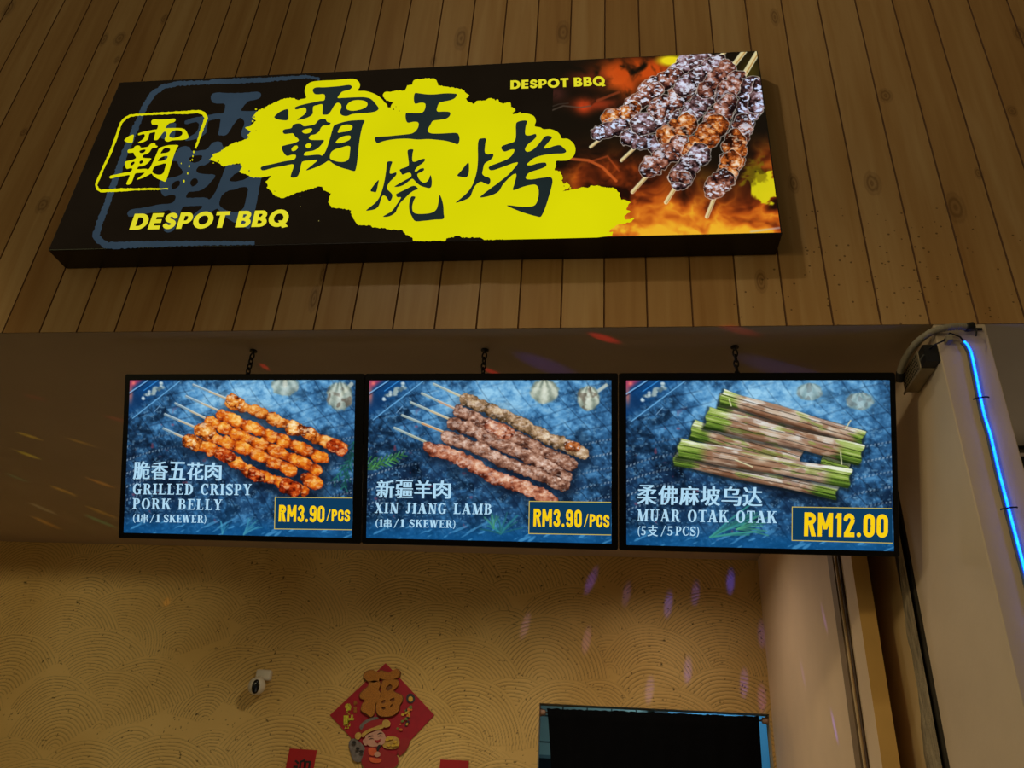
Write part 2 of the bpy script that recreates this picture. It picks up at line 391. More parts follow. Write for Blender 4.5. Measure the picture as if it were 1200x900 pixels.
def line(img, X, Y, pts, wd, c, a=1.0, soft=.6):
    d, _, _, _ = seg_dist(X, Y, pts); mix(img, c, a*(1-sst(wd/2-soft/2, wd/2+soft/2, d)))
def meat(img, X, Y, pts, R, stops, seed, lump=9.0, glint=(235, 235, 240), gl=.75, halo=None, rough=.35, con=1.0, la=.20):
    x0 = min(p[0] for p in pts)-R*2; x1 = max(p[0] for p in pts)+R*2; y0 = min(p[1] for p in pts)-R*2; y1 = max(p[1] for p in pts)+R*2
    J, K = np.where((X > x0) & (X < x1) & (Y > y0) & (Y < y1))
    if len(J) == 0: return
    x, y = X[J, K], Y[J, K]; sub = img[J, K]
    d, sg, S, L = seg_dist(x, y, pts)
    zero = np.zeros_like(S)
    lf = np.abs(np.sin(math.pi*(S/lump+seed*.37+.9*vnoise(S/lump*.8, zero, seed+60))))
    r = R*(1-la+la*lf**.7+rough*(fbm(x/R*1.5, y/R*1.5, seed, 3)-.5)*1.5)
    m = 1-sst(r-.5, r+.5, d)
    if halo is not None: mix(sub, halo, (1-sst(r+.3, r+1.1, d))*.65)
    h = np.sqrt(np.clip(1-(d/np.maximum(r, .1))**2, 0, 1))
    wx = x+1.8*(fbm(x/3, y/3, seed+5, 2)-.5); wy = y+1.8*(fbm(x/3, y/3, seed+6, 2)-.5)
    n1 = fbm(wx/4.2, wy/3.2, seed+11, 3); n2 = fbm(x/1.6, y/1.4, seed+23, 2); n3 = fbm(x/8.0, y/8.0, seed+31, 2)
    v = .20+.34*h-.14*sg/np.maximum(r, .1)+con*(.95*(n1-.5)+.30*(n2-.5))+.60*(n3-.5)-1.3*la*(1-lf)**2+.10*(1-con)
    c = ramp(np.clip(v, 0, 1), stops)
    g = sst(.585, .675, fbm(wx/3.8, wy/2.1, seed+47, 3)+.10*(h-.7)-.06*sg/np.maximum(r, .1))*gl*sst(.2, .6, h)
    c = c*(1-g[:, None])+np.array(glint)/255.0*g[:, None]
    sub[...] = sub*(1-m[:, None])+c*m[:, None]
    img[J, K] = sub
def picture_grid(name, corners, nu, nv, paint, material, parent, off):
    """regular grid over a plane rectangle (TL,TR,BR,BL world corners), coloured by paint(PX,PY,U,V)"""
    tl, tr, br, bl = [np.array(c, float) for c in corners]
    u = np.linspace(0, 1, nu); v = np.linspace(0, 1, nv); U, Vv = np.meshgrid(u, v)
    P = tl*(1-U)[..., None]*(1-Vv)[..., None]+tr*U[..., None]*(1-Vv)[..., None]+br*U[..., None]*Vv[..., None]+bl*(1-U)[..., None]*Vv[..., None]
    P = P+np.array(off)
    pp = proj(P.reshape(-1, 3)); PX = pp[:, 0].reshape(U.shape); PY = pp[:, 1].reshape(U.shape)
    img = np.zeros(U.shape+(3,)); paint(img, PX, PY, U, Vv)
    idx = np.arange(nu*nv).reshape(nv, nu)
    Fq = np.stack([idx[:-1, :-1], idx[1:, :-1], idx[1:, 1:], idx[:-1, 1:]], -1).reshape(-1, 4)
    return big_mesh(name, P.reshape(-1, 3), Fq, material, parent, img.reshape(-1, 3), 'print')
def big_mesh(name, V, Fq, material, parent=None, rgb=None, layer='print', smooth=False):
    V = np.array(V, float)
    if parent is not None:
        M = np.array(wmat(parent).inverted()); V = V @ M[:3, :3].T+M[:3, 3]
    me = bpy.data.meshes.new(name); n = len(Fq)
    me.vertices.add(len(V)); me.vertices.foreach_set('co', V.astype(np.float32).ravel())
    me.loops.add(n*4); me.loops.foreach_set('vertex_index', Fq.astype(np.int32).ravel())
    me.polygons.add(n); me.polygons.foreach_set('loop_start', np.arange(0, n*4, 4, dtype=np.int32))
    me.update(calc_edges=True)
    if smooth: me.polygons.foreach_set('use_smooth', np.ones(n, dtype=bool))
    me.materials.append(material)
    if rgb is not None:
        at = me.color_attributes.new(layer, 'FLOAT_COLOR', 'POINT')
        c = np.concatenate([lin(np.clip(rgb, 0, 1)), np.ones((len(V), 1))], 1)
        at.data.foreach_set('color', c.astype(np.float32).ravel())
    o = bpy.data.objects.new(name, me); COL.objects.link(o)
    if parent is not None: o.parent = parent
    return o

# ================================================================== THE SETTING
ZS = 3.294            # underside of the fascia, stall ceiling
YB = 2.97             # back wall
XR = 1.02             # right partition
# ---- fascia of vertical pine boards with V-grooves
def wood():
    m = bpy.data.materials.new('printed_pine_boards'); m.use_nodes = True; nt = m.node_tree; N = nt.nodes; L = nt.links
    b = N['Principled BSDF']; b.inputs['Roughness'].default_value = .42; b.inputs['Specular IOR Level'].default_value = .3
    geo = N.new('ShaderNodeNewGeometry'); at = N.new('ShaderNodeVertexColor'); at.layer_name = 'board'
    sep = N.new('ShaderNodeSeparateXYZ'); L.new(geo.outputs['Position'], sep.inputs[0])
    sc = N.new('ShaderNodeSeparateColor'); L.new(at.outputs[0], sc.inputs[0])
    def M(op, a, c=None, d=None):
        n = N.new('ShaderNodeMath'); n.operation = op
        for i, v in enumerate((a, c, d)):
            if v is None: continue
            if isinstance(v, (int, float)): n.inputs[i].default_value = v
            else: L.new(v, n.inputs[i])
        return n.outputs[0]
    # grain: noise stretched along the board, shifted per board
    cb = N.new('ShaderNodeCombineXYZ')
    L.new(M('MULTIPLY', sep.outputs[0], 26.0), cb.inputs[0]); L.new(M('MULTIPLY', sc.outputs[1], 40.0), cb.inputs[1]); L.new(M('MULTIPLY', sep.outputs[2], 1.5), cb.inputs[2])
    gr = N.new('ShaderNodeTexNoise'); gr.inputs['Scale'].default_value = 1.0; gr.inputs['Detail'].default_value = 7; gr.inputs['Distortion'].default_value = .6
    L.new(cb.outputs[0], gr.inputs['Vector'])
    cb2 = N.new('ShaderNodeCombineXYZ')
    L.new(M('MULTIPLY', sep.outputs[0], 7.0), cb2.inputs[0]); L.new(M('MULTIPLY', sc.outputs[1], 40.0), cb2.inputs[1]); L.new(M('MULTIPLY', sep.outputs[2], .8), cb2.inputs[2])
    g2 = N.new('ShaderNodeTexNoise'); g2.inputs['Scale'].default_value = 1.0; g2.inputs['Detail'].default_value = 3; L.new(cb2.outputs[0], g2.inputs['Vector'])
    val = M('ADD', M('MULTIPLY', gr.outputs['Fac'], .55), M('ADD', M('MULTIPLY', g2.outputs['Fac'], .55), M('MULTIPLY', M('SUBTRACT', sc.outputs[0], .5), .30)))
    rp = N.new('ShaderNodeValToRGB'); e = rp.color_ramp.elements
    e[0].position = .28; e[0].color = (*srgb(166, 120, 66), 1); e[1].position = .84; e[1].color = (*srgb(204, 166, 114), 1)
    x = e.new(.55); x.color = (*srgb(186, 143, 88), 1)
    L.new(val, rp.inputs[0]); col = rp.outputs[0]
    # knots: centre px, half width, half height (m)
    knots = [((540, 45), .030, .085), ((660, 38), .030, .085), ((1120, 243), .036, .075), ((1038, 112), .028, .04), ((1022, 215), .030, .06),
             ((140, 45), .03, .05), ((122, 46), .02, .05), ((137, 70), .014, .03), ((192, 22), .02, .04), ((10, 10), .03, .08), ((892, 330), .022, .05),
             ((1186, 130), .02, .03), ((1147, 203), .016, .03), ((508, 72), .014, .04), ((378, 322), .012, .05), ((368, 350), .018, .07),
             ((908, 20), .02, .06), ((1195, 40), .025, .05), ((50, 240), .03, .05), ((28, 155), .022, .03), ((930, 215), .02, .05)]
    for (kp, rx, rz) in knots:
        c = hit([kp], (0, 1, 0), (0, 0, 0))[0]
        dx = M('DIVIDE', M('SUBTRACT', sep.outputs[0], float(c[0])), rx); dz = M('DIVIDE', M('SUBTRACT', sep.outputs[2], float(c[2])), rz)
        d = M('ADD', M('SQRT', M('ADD', M('MULTIPLY', dx, dx), M('MULTIPLY', dz, dz))), M('MULTIPLY', M('SUBTRACT', gr.outputs['Fac'], .5), .7))
        rings = M('ADD', .55, M('MULTIPLY', M('SINE', M('MULTIPLY', d, 13.0)), .25))
        mr = N.new('ShaderNodeMapRange'); mr.interpolation_type = 'SMOOTHSTEP'
        L.new(d, mr.inputs[0]); mr.inputs[1].default_value = 1.25; mr.inputs[2].default_value = .75; mr.inputs[3].default_value = 0; mr.inputs[4].default_value = .75
        mx = N.new('ShaderNodeMixRGB'); L.new(M('MULTIPLY', mr.outputs[0], rings), mx.inputs[0]); L.new(col, mx.inputs[1]); mx.inputs[2].default_value = (*srgb(98, 62, 26), 1)
        col = mx.outputs[0]
    # dark insect specks, dense near the lower right
    vo = N.new('ShaderNodeTexVoronoi'); vo.inputs['Scale'].default_value = 44; L.new(geo.outputs['Position'], vo.inputs['Vector'])
    so = N.new('ShaderNodeSeparateColor'); L.new(vo.outputs['Color'], so.inputs[0])
    c0 = hit([(1060, 335)], (0, 1, 0), (0, 0, 0))[0]
    dd = M('SQRT', M('ADD', M('POWER', M('DIVIDE', M('SUBTRACT', sep.outputs[0], float(c0[0])), .62), 2), M('POWER', M('DIVIDE', M('SUBTRACT', sep.outputs[2], float(c0[2])), .38), 2)))
    dens = M('MULTIPLY', M('SUBTRACT', 1.25, dd), .60)
    spot = M('MULTIPLY', M('LESS_THAN', vo.outputs['Distance'], .20), M('LESS_THAN', so.outputs[0], dens))
    mx = N.new('ShaderNodeMixRGB'); L.new(M('MULTIPLY', spot, .7), mx.inputs[0]); L.new(col, mx.inputs[1]); mx.inputs[2].default_value = (*srgb(70, 42, 16), 1); col = mx.outputs[0]
    L.new(col, b.inputs['Base Color'])
    bu = N.new('ShaderNodeBump'); bu.inputs['Strength'].default_value = .12; bu.inputs['Distance'].default_value = .004; L.new(gr.outputs['Fac'], bu.inputs['Height']); L.new(bu.outputs[0], b.inputs['Normal'])
    return m
groove_px = [2.5, 46, 89.5, 134, 178, 225, 272, 319, 367, 411, 460, 509, 558, 607, 657, 708, 759, 812.5, 867, 922, 977, 1033, 1090, 1146.5, 1203]
gx = [float(hit([(x, 390-11/1200*x)], (0, 1, 0), (0, 0, 0))[0][0]) for x in groove_px]
while gx[0] > -5.6: gx.insert(0, gx[0]-.1687)
while gx[-1] < 4.4: gx.append(gx[-1]+.1687)
def fascia():
    ZT = 6.6; V = []; Fc = []; mi = []; tones = []
    rs = random.Random(3)
    gw, gd = .0036, .004
    for a, b in zip(gx[:-1], gx[1:]):
        t = (rs.random(), rs.random())
        k = len(V)
        for z in (ZS, ZT): V += [(a+gw, 0, z), (b-gw, 0, z)]
        Fc.append((k, k+1, k+3, k+2)); mi.append(0); tones.append(t)
        for (p, q, yp, yq) in ((b-gw, b, 0, gd), (b, b+gw, gd, 0)):
            k = len(V)
            for z in (ZS, ZT): V += [(p, yp, z), (q, yq, z)]
            Fc.append((k, k+1, k+3, k+2)); mi.append(1); tones.append(t)
    k = len(V); x0, x1 = gx[0], gx[-1]
    V += [(x1, .10, ZS+.12), (x0, .10, ZS+.12), (x0, .10, ZT), (x1, .10, ZT)]
    Fc += [(k, k+1, k+2, k+3)]; mi += [2]; tones += [(0.5, .5)]
    o = make('wall_front', V, Fc, [wood(), mat('groove_brown', (104, 66, 28), .7, .2, 40), M_soffit], None, mi)
    at = o.data.color_attributes.new('board', 'FLOAT_COLOR', 'CORNER'); c = []
    for p, t in zip(o.data.polygons, tones): c += [t[0], t[1], 0, 1]*len(p.vertices)
    at.data.foreach_set('color', c)
    return tag(o, kind='structure')
M_soffit = mat('ceiling_paint', (184, 164, 136), .75, .06, 2.0, .08, bscale=30)
M_cream = mat('cream_wall_paint', (226, 200, 166), .6, .05, 3.0, .05, bscale=60)
M_column = mat('column_paint', (214, 194, 166), .55, .07, 2.5, .08, bscale=40)
M_ochre = mat('partition_edge_paint', (226, 180, 100), .6, .08, 4.0)
fascia()
# stall ceiling (a slab, so the fascia's back and the neighbour's bay are covered too)
tag(MB().box(-5.6, 4.4, .004, YB+.12, ZS, ZS+.12).build('ceiling', M_soffit), kind='structure')
tag(MB().box(-7, 6, -7, YB+2.6, -.1, 0).build('floor', mat('floor_tile', (120, 112, 100), .4, .1, 3.0)), kind='structure')
# ---- back wall, combed plaster in overlapping fans
DX0, DX1, DZ = -.452, 1.004, 2.302
def back_wall():
    rs = np.random.RandomState(5)
    xs = np.unique(np.concatenate([np.linspace(-5.3, DX0, int((DX0+5.3)/.0052)), np.linspace(DX0, DX1, int((DX1-DX0)/.0052)), np.linspace(DX1, XR+.02, 6)]))
    zs = np.unique(np.concatenate([np.linspace(0, 1.28, 4), np.linspace(1.29, DZ, int((DZ-1.29)/.0050)), np.linspace(DZ, ZS+.01, int((ZS-DZ)/.0050))]))
    X, Z = np.meshgrid(xs, zs)
    Hh = .0015*fbm(X*6, Z*6, 3, 3)
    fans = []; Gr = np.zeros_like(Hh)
    z = 3.42
    while z > 1.0:
        x = -5.6+rs.uniform(0, .3)
        while x < 1.4:
            fans.append((z+rs.uniform(-.09, .09), x+rs.uniform(-.08, .08), rs.uniform(.24, .52), rs.uniform(.0195, .0245), rs.uniform(-.9, .9), rs.uniform(-.35, .75), math.pi-rs.uniform(-.35, .75)))
            x += rs.uniform(.30, .62)
        z -= .235
    fans.sort(key=lambda f: -f[0])
    for (cz, cx, R, p, tilt, a0_, a1_) in fans:
        J = np.where((zs > cz-.4*R) & (zs < cz+R))[0]; K = np.where((xs > cx-R) & (xs < cx+R))[0]
        if len(J) == 0 or len(K) == 0: continue
        sl = np.ix_(J, K); x_, z_ = X[sl], Z[sl]
        wob = .022*(fbm(x_*6, z_*6, int(cx*100) & 255, 2)-.5)
        dx, dz = x_-cx, (z_-cz)
        r = np.hypot(dx*(1+.10*tilt), dz)+wob; ang = np.arctan2(dz, dx)
        ang = np.where(ang < -math.pi/2, ang+2*math.pi, ang)
        m = (r < R*(1+.12*(fbm(x_*5, z_*5, 29, 2)-.5))) & (ang > a0_+tilt*.35) & (ang < a1_+tilt*.35)
        ph = (r % p)/p
        prof = np.clip(1.25*np.sin(np.pi*ph)**.8, 0, 1)
        amp = .0034*np.clip((R-r)/.03, .45, 1)*np.clip(r/.05, .2, 1)*(.45+.9*fbm(x_*5, z_*5, 19, 2))
        hh = amp*prof+.0012*(fbm(x_*40, z_*40, 9, 2)-.5)
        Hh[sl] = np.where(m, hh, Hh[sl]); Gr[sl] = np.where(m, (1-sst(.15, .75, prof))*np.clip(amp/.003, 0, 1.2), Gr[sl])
    # little pits and drips
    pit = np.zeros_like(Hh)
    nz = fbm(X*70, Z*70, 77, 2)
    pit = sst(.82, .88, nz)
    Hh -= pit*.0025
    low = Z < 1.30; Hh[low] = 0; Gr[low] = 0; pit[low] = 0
    V = np.stack([X, YB-Hh, Z], -1).reshape(-1, 3)
    nu, nv = len(xs), len(zs); idx = np.arange(nu*nv).reshape(nv, nu)
    Fq = np.stack([idx[:-1, :-1], idx[:-1, 1:], idx[1:, 1:], idx[1:, :-1]], -1)
    xc = (xs[:-1]+xs[1:])/2; zc = (zs[:-1]+zs[1:])/2
    XC, ZC = np.meshgrid(xc, zc); keep = ~((XC > DX0) & (XC < DX1) & (ZC < DZ))
    tone = fbm(X*1.6, Z*1.6, 21, 4)
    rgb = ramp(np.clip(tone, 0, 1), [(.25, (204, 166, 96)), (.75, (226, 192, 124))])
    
    rgb = rgb*(1-.27*Gr[..., None])*(1-.55*pit[..., None])   # comb-line wear and shade painted into the colour; pits darker too
    m = bpy.data.materials.new('combed_plaster'); m.use_nodes = True; nt = m.node_tree
    a = nt.nodes.new('ShaderNodeVertexColor'); a.layer_name = 'plaster'; b = nt.nodes['Principled BSDF']; b.inputs['Roughness'].default_value = .8
    b.inputs['Specular IOR Level'].default_value = .2
    nt.links.new(a.outputs[0], b.inputs['Base Color'])
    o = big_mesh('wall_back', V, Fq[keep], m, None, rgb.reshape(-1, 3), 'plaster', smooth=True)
    return tag(o, kind='structure')
back_wall()
# door reveal, right partition with its ochre end, side wall and column
tag(MB().box(DX0-.015, DX0, YB+.003, YB+.12, 0, DZ).box(DX1, DX1+.015, YB+.003, YB+.12, 0, DZ).box(DX0-.015, DX1+.015, YB+.003, YB+.12, DZ, DZ+.02).build('trim_1', mat('door_reveal', (190, 160, 110), .7)), kind='structure')
p = MB(); p.box(XR, 1.085, .85, YB+.1, 0, ZS)
o = p.build('wall_right', [M_cream, M_ochre]); o.data.polygons[2].material_index = 1; tag(o, kind='structure')
M_rough = mat('raw_cement', (160, 146, 118), .9, .42, 38.0, 1.0, bscale=70, stretch=(1, 1, .28))
M_dark = mat('side_wall_paint', (226, 196, 142), .7, .06, 4)
tag(MB().box(1.18, 1.36, .80, YB+.002, 0, ZS).build('wall_side', M_dark), kind='structure')
# torn plaster band beside the expansion gap
rs = np.random.RandomState(2); V = []; Fc = []
zz = np.linspace(1.3, ZS, 46); yy = np.linspace(.655, .80, 12)
for i, z in enumerate(zz):
    edge = .80+.035*math.sin(z*4.1)+.02*math.sin(z*11)+rs.uniform(-.008, .008)
    for j, y in enumerate(yy):
        t = j/11; y_ = .655+(edge-.655)*t
        V.append((1.178-.014*(1-t)**.5+rs.uniform(-.005, .005)*(1-abs(2*t-1)), y_, z))
for i in range(45):
    for j in range(11): a = i*12+j; Fc.append((a, a+12, a+13, a+1))
o = make('trim_2', V, Fc, M_rough, smooth=True); tag(o, kind='structure')
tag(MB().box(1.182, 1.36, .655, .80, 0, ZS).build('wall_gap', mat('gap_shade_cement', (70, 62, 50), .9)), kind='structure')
o = MB().box(1.182, 1.362, .001, .635, 0, ZS).build('wall_column', M_column); bevel(o, .004); tag(o, kind='structure')
tag(MB().box(1.085, 4.4, YB+.003, YB+.1, 0, ZS).build('wall_neighbour', M_dark), kind='structure')
tag(MB().box(-5.42, -5.30, .12, YB+.1, 0, ZS).build('wall_left', M_cream), kind='structure')
# kitchen beyond the doorway
M_tile = bpy.data.materials.new('white_wall_tile'); M_tile.use_nodes = True; nt = M_tile.node_tree
tc = nt.nodes.new('ShaderNodeTexCoord'); mp = nt.nodes.new('ShaderNodeMapping'); mp.inputs['Rotation'].default_value = (math.pi/2, 0, 0)
bk = nt.nodes.new('ShaderNodeTexBrick'); bk.offset = 0; bk.inputs['Scale'].default_value = 1; bk.inputs['Brick Width'].default_value = .2; bk.inputs['Row Height'].default_value = .2
bk.inputs['Mortar Size'].default_value = .006; bk.inputs['Color1'].default_value = (*srgb(200, 210, 196), 1); bk.inputs['Color2'].default_value = (*srgb(190, 204, 190), 1); bk.inputs['Mortar'].default_value = (*srgb(70, 80, 74), 1)
nt.links.new(tc.outputs['Object'], mp.inputs[0]); nt.links.new(mp.outputs[0], bk.inputs['Vector']); nt.links.new(bk.outputs[0], nt.nodes['Principled BSDF'].inputs['Base Color'])
tag(MB().box(-1.6, .44, 4.5, 4.6, 0, 3.0).build('wall_kitchen', M_tile), kind='structure')
tag(MB().box(.44, 2.2, 4.5, 4.6, 0, 3.0).build('wall_kitchen_right', mat('kitchen_blue_paint', (96, 168, 206), .5, .05, 3)), kind='structure')
tag(MB().box(-1.6, 2.2, YB+.13, 4.6, 3.0, 3.1).build('ceiling_kitchen', mat('kitchen_ceiling', (200, 205, 200), .7)), kind='structure')
tag(MB().box(.36, .47, 4.36, 4.50, 0, 3.0).build('trim_3', mat('black_steel_post', (18, 18, 20), .5)), kind='structure')
tag(MB().box(-1.7, -1.6, YB+.13, 4.6, 0, 3.0).box(2.2, 2.3, YB+.13, 4.6, 0, 3.0).build('wall_kitchen_sides', mat('kitchen_side', (180, 190, 186), .7)), kind='structure')

# ================================================================== LIGHTBOX SIGN
SY = -.130                                         # front face of the sign
SX0, SX1, SZ0, SZ1 = -2.378, .657, 3.626, 4.664
SIGN_N = (0, -1, 0)
def on_sign(p, k): return hit(p, SIGN_N, (0, SY-.0008*k, 0))
def sign_shape(name, loops, k, m, parent, text=None):
    if text is not None:
        V, Fc = text
    else: V, Fc = fill(loops)
    return make(name, on_sign(V, k), Fc, m, parent)
sign = empty('lightbox_sign', ((SX0+SX1)/2, -.07, SZ0), 'long black illuminated shop sign box with yellow brush lettering and meat skewers on pine boards', 'sign')
M_case = mat('black_sign_case', (14, 13, 12), .35, .2, 8)
b = MB(); b.box(SX0, SX1, SY, -.001, SZ0, SZ1); o = b.build('sign_case', M_case, sign); bevel(o, .004, 2)
MB().box(SX0+.005, SX1-.005, SY-.0012, SY-.0004, SZ0+.005, SZ1-.005).build('face_panel', emi('sign_black_print', (23, 17, 10), 1.0, .10), sign)
M_YEL = emi('sign_yellow_print', (214, 210, 6), 1.0, .045, scale=2.2)
M_INK = emi('sign_dark_ink', (30, 40, 40), 1.0, .08)
M_GHOST = emi('sign_slate_print', (46, 60, 72), 1.0, .12)
# --- printed picture of grilled skewers and flames on the right
def paint_sign(img, X, Y, U, V):
    black = np.array((23, 17, 10))/255.0
    img[...] = black
    # flames: warped ridges
    wx = X+16*(fbm(X/42, Y/42, 5, 3)-.5)*2; wy = Y+16*(fbm(X/42, Y/42, 6, 3)-.5)*2
    rid = 1-np.abs(2*fbm(wx/34+wy/70, wy/26-wx/90, 9, 4)-1)
    hot = fbm(wx/52, wy/30, 12, 4)
    low = sst(168, 250, Y-.10*(X-700))*sst(655, 690, X)
    v = np.clip(.55*rid+.55*hot-.22+.32*sst(225, 275, Y), 0, 1)
    fl = ramp(v, [(.30, (34, 14, 8)), (.48, (110, 42, 14)), (.62, (176, 78, 20)), (.76, (216, 120, 30)), (.9, (236, 176, 40))])
    reg = np.clip(low*1.1*sst(.18, .45, .5*rid+.5*hot), 0, 1)
    # left wedge of dark red flame beneath the brush characters
    lw = np.exp(-((X-715)/60)**2-((Y-208)/26)**2)
    reg = np.clip(reg+1.0*lw*sst(.35, .6, rid), 0, 1)
    rt = np.exp(-((X-905)/26)**2)*sst(150, 190, Y); reg = np.clip(reg+.8*rt, 0, 1)
    mix(img, fl, reg)
    # small flame at the top
    for (cx, cy_, rx, ry, c, a) in ((722, 90, 18, 13, (206, 84, 24), 1.5), (752, 82, 38, 14, (190, 70, 18), 1.35), (690, 92, 22, 9, (110, 38, 20), .8), (700, 122, 26, 7, (150, 52, 24), .9), (651, 110, 12, 8, (90, 44, 36), .6), (684, 125, 9, 8, (186, 60, 24), 1.1), (736, 102, 10, 12, (196, 74, 20), 1.0)):
        g = a*np.exp(-((X-cx)/rx)**2-((Y-cy_)/ry)**2)*sst(.36, .75, .6*rid+.4*fbm(wx/9, wy/9, 31, 3)); mix(img, c, np.clip(g, 0, 1))
    for pts, wd, c, a in (([(633, 142), (645, 130), (660, 124), (680, 126), (692, 124)], 1.6, (86, 74, 62), .7), ([(640, 127), (655, 122), (666, 121)], 1.2, (70, 60, 50), .6),
                          ([(700, 118), (715, 112), (725, 108)], 3, (140, 60, 30), .7), ([(668, 186), (690, 188), (706, 196), (722, 212)], 3.2, (206, 96, 40), .75), ([(690, 190), (712, 183), (725, 200)], 2, (170, 70, 30), .6)):
        line(img, X, Y, pts, wd, c, a, 1.6)
    # yellow tongues
    mix(img, (216, 206, 22), .95*sst(.36, .54, np.exp(-((X-897)/17)**2-((Y-219)/20)**2)+.9*(fbm(wx/10, wy/7, 35, 3)-.5)))
    mix(img, (120, 104, 14), .7*sst(.5, .7, np.exp(-((X-884)/20)**2-((Y-205)/20)**2)+.9*(fbm(wx/9, wy/9, 37, 3)-.5)))
    mix(img, (232, 210, 26), np.clip(1.8*np.exp(-((X-786)/15)**2-((Y-71)/6)**2)-.2, 0, 1))
    mix(img, (70, 58, 16), np.clip(.8*np.exp(-((X-880)/14)**2-((Y-85)/18)**2), 0, 1))
    for ph in range(7):       # bright licks along the bottom
        x0 = 735+ph*27; pts = [(x0, 268+3*math.sin(ph)), (x0+12, 259-4*(ph % 3)), (x0+26, 266-2*(ph % 2))]
        line(img, X, Y, pts, 4.0, (238, 150, 34), .16, 4)
    o, s = (640, 50), 3.462
    T = lambda L: [tuple(q) for q in px(o[0], o[1], s, L)]
    stick = (214, 196, 140)
    for a, b_, wd in (((180, 423), (240, 375), 2.6), ((305, 478), (356, 430), 2.8), ((350, 606), (412, 538), 3.4), ((486, 648), (532, 575), 3.6), ((652, 706), (684, 625), 3.6),
                      ((680, 80), (725, 38), 3.2), ((740, 118), (806, 33), 5.0), ((788, 155), (858, 40), 5.2), ((850, 160), (880, 148), 2.6)):
        line(img, X, Y, T([a, b_]), wd+1.0, (250, 240, 190), .8, 1); line(img, X, Y, T([a, b_]), wd*.75, stick, 1, .8)
        mid = [(a[0]+3, a[1]+3), (b_[0]+3, b_[1]+3)]; line(img, X, Y, T(mid), wd*.3, (160, 110, 50), .7, .8)
    brown = [(0, (24, 12, 12)), (.25, (66, 34, 28)), (.45, (118, 66, 48)), (.62, (158, 104, 84)), (.8, (196, 160, 150)), (1, (220, 214, 226))]
    cool = [(0, (18, 9, 10)), (.25, (54, 34, 34)), (.45, (98, 68, 66)), (.62, (142, 114, 120)), (.8, (186, 176, 196)), (1, (222, 226, 246))]
    hotm = [(0, (30, 12, 6)), (.25, (92, 40, 16)), (.45, (156, 74, 26)), (.62, (196, 112, 44)), (.8, (226, 168, 110)), (1, (240, 226, 214))]
    H = (250, 240, 226); G = (222, 232, 250)
    meat(img, X, Y, T([(560, 78), (640, 66), (655, 72)]), 9.0, cool, 3, 12, G, .8, H)
    meat(img, X, Y, T([(525, 120), (575, 84), (640, 76)]), 9.5, cool, 4, 11, G, .9, H)
    meat(img, X, Y, T([(410, 190), (470, 160), (520, 135)]), 10.5, brown, 5, 12, G, .9, H)
    meat(img, X, Y, T([(350, 250), (400, 225), (440, 195)]), 10.5, brown, 6, 12, G, .9, H)
    meat(img, X, Y, T([(262, 305), (310, 300), (352, 272)]), 11.0, hotm, 7, 12, G, .6, H)
    meat(img, X, Y, T([(212, 368), (260, 350), (320, 335)]), 9.5, cool, 8, 12, (210, 226, 255), 1.0, H)
    meat(img, X, Y, T([(335, 385), (380, 395), (435, 410)]), 10.5, cool, 9, 13, (210, 226, 255), .8, H)
    meat(img, X, Y, T([(385, 330), (440, 320), (500, 285)]), 12.5, cool, 10, 14, G, .9, H)
    meat(img, X, Y, T([(455, 270), (520, 235), (580, 180)]), 12.0, brown, 11, 12, G, .8, H)
    meat(img, X, Y, T([(560, 180), (630, 130), (700, 85)]), 11.5, cool, 12, 12, G, .8, H)
    meat(img, X, Y, T([(590, 290), (620, 250), (680, 190)]), 12.5, cool, 13, 13, G, .8, H)
    meat(img, X, Y, T([(650, 190), (690, 140), (735, 105)]), 10.5, brown, 14, 11, G, .6, H)
    meat(img, X, Y, T([(490, 380), (530, 355), (570, 330)]), 13.0, hotm, 15, 13, (240, 220, 200), .5, H)
    meat(img, X, Y, T([(420, 510), (470, 470), (540, 420)]), 13.0, brown, 16, 12, G, .7, H)
    meat(img, X, Y, T([(720, 230), (745, 185), (775, 150)]), 12.5, brown, 17, 13, G, .6, H)
    meat(img, X, Y, T([(680, 320), (710, 290), (740, 250)]), 13.0, brown, 18, 13, G, .6, H)
    meat(img, X, Y, T([(600, 440), (640, 390), (690, 340)]), 14.5, hotm, 19, 12, (240, 220, 200), .5, H)
    meat(img, X, Y, T([(540, 555), (575, 500), (620, 450)]), 13.5, cool, 20, 13, G, .8, H)
    meat(img, X, Y, T([(520, 545), (570, 550)]), 7.0, brown, 21, 10, G, .5, H)
    meat(img, X, Y, T([(840, 190), (825, 270), (795, 330)]), 15.5, cool, 22, 13, (208, 222, 255), .95, H)
    meat(img, X, Y, T([(870, 180), (850, 260)]), 10.0, cool, 23, 12, (208, 222, 255), .95, H)
    meat(img, X, Y, T([(800, 330), (780, 385)]), 12.5, brown, 24, 12, G, .7, H)
    meat(img, X, Y, T([(770, 400), (755, 470)]), 15.0, hotm, 25, 12, (250, 236, 210), .5, H)
    meat(img, X, Y, T([(752, 480), (735, 530)]), 12.5, hotm, 26, 11, (240, 220, 200), .5, H)
    meat(img, X, Y, T([(725, 555), (685, 590)]), 13.5, brown, 27, 12, G, .8, H)
    # frayed bright film edge, bottom right
    line(img, X, Y, [(880, 271.5), (897, 269.2), (913, 267)], 2.2, (190, 196, 210), .5, 2)
pc = [on_sign([p], 2)[0] for p in ((632, 60), (886, 50), (917, 274), (632, 282))]
px0, px1 = -.245, SX1-.006; pz0, pz1 = SZ0+.005, SZ1-.007
ys = SY-.0016
picture_grid('skewer_picture', [(px0, ys, pz1), (px1, ys, pz1), (px1, ys, pz0), (px0, ys, pz0)], 470, 520, paint_sign, picture('backlit_skewer_print'), sign, (0, 0, 0))

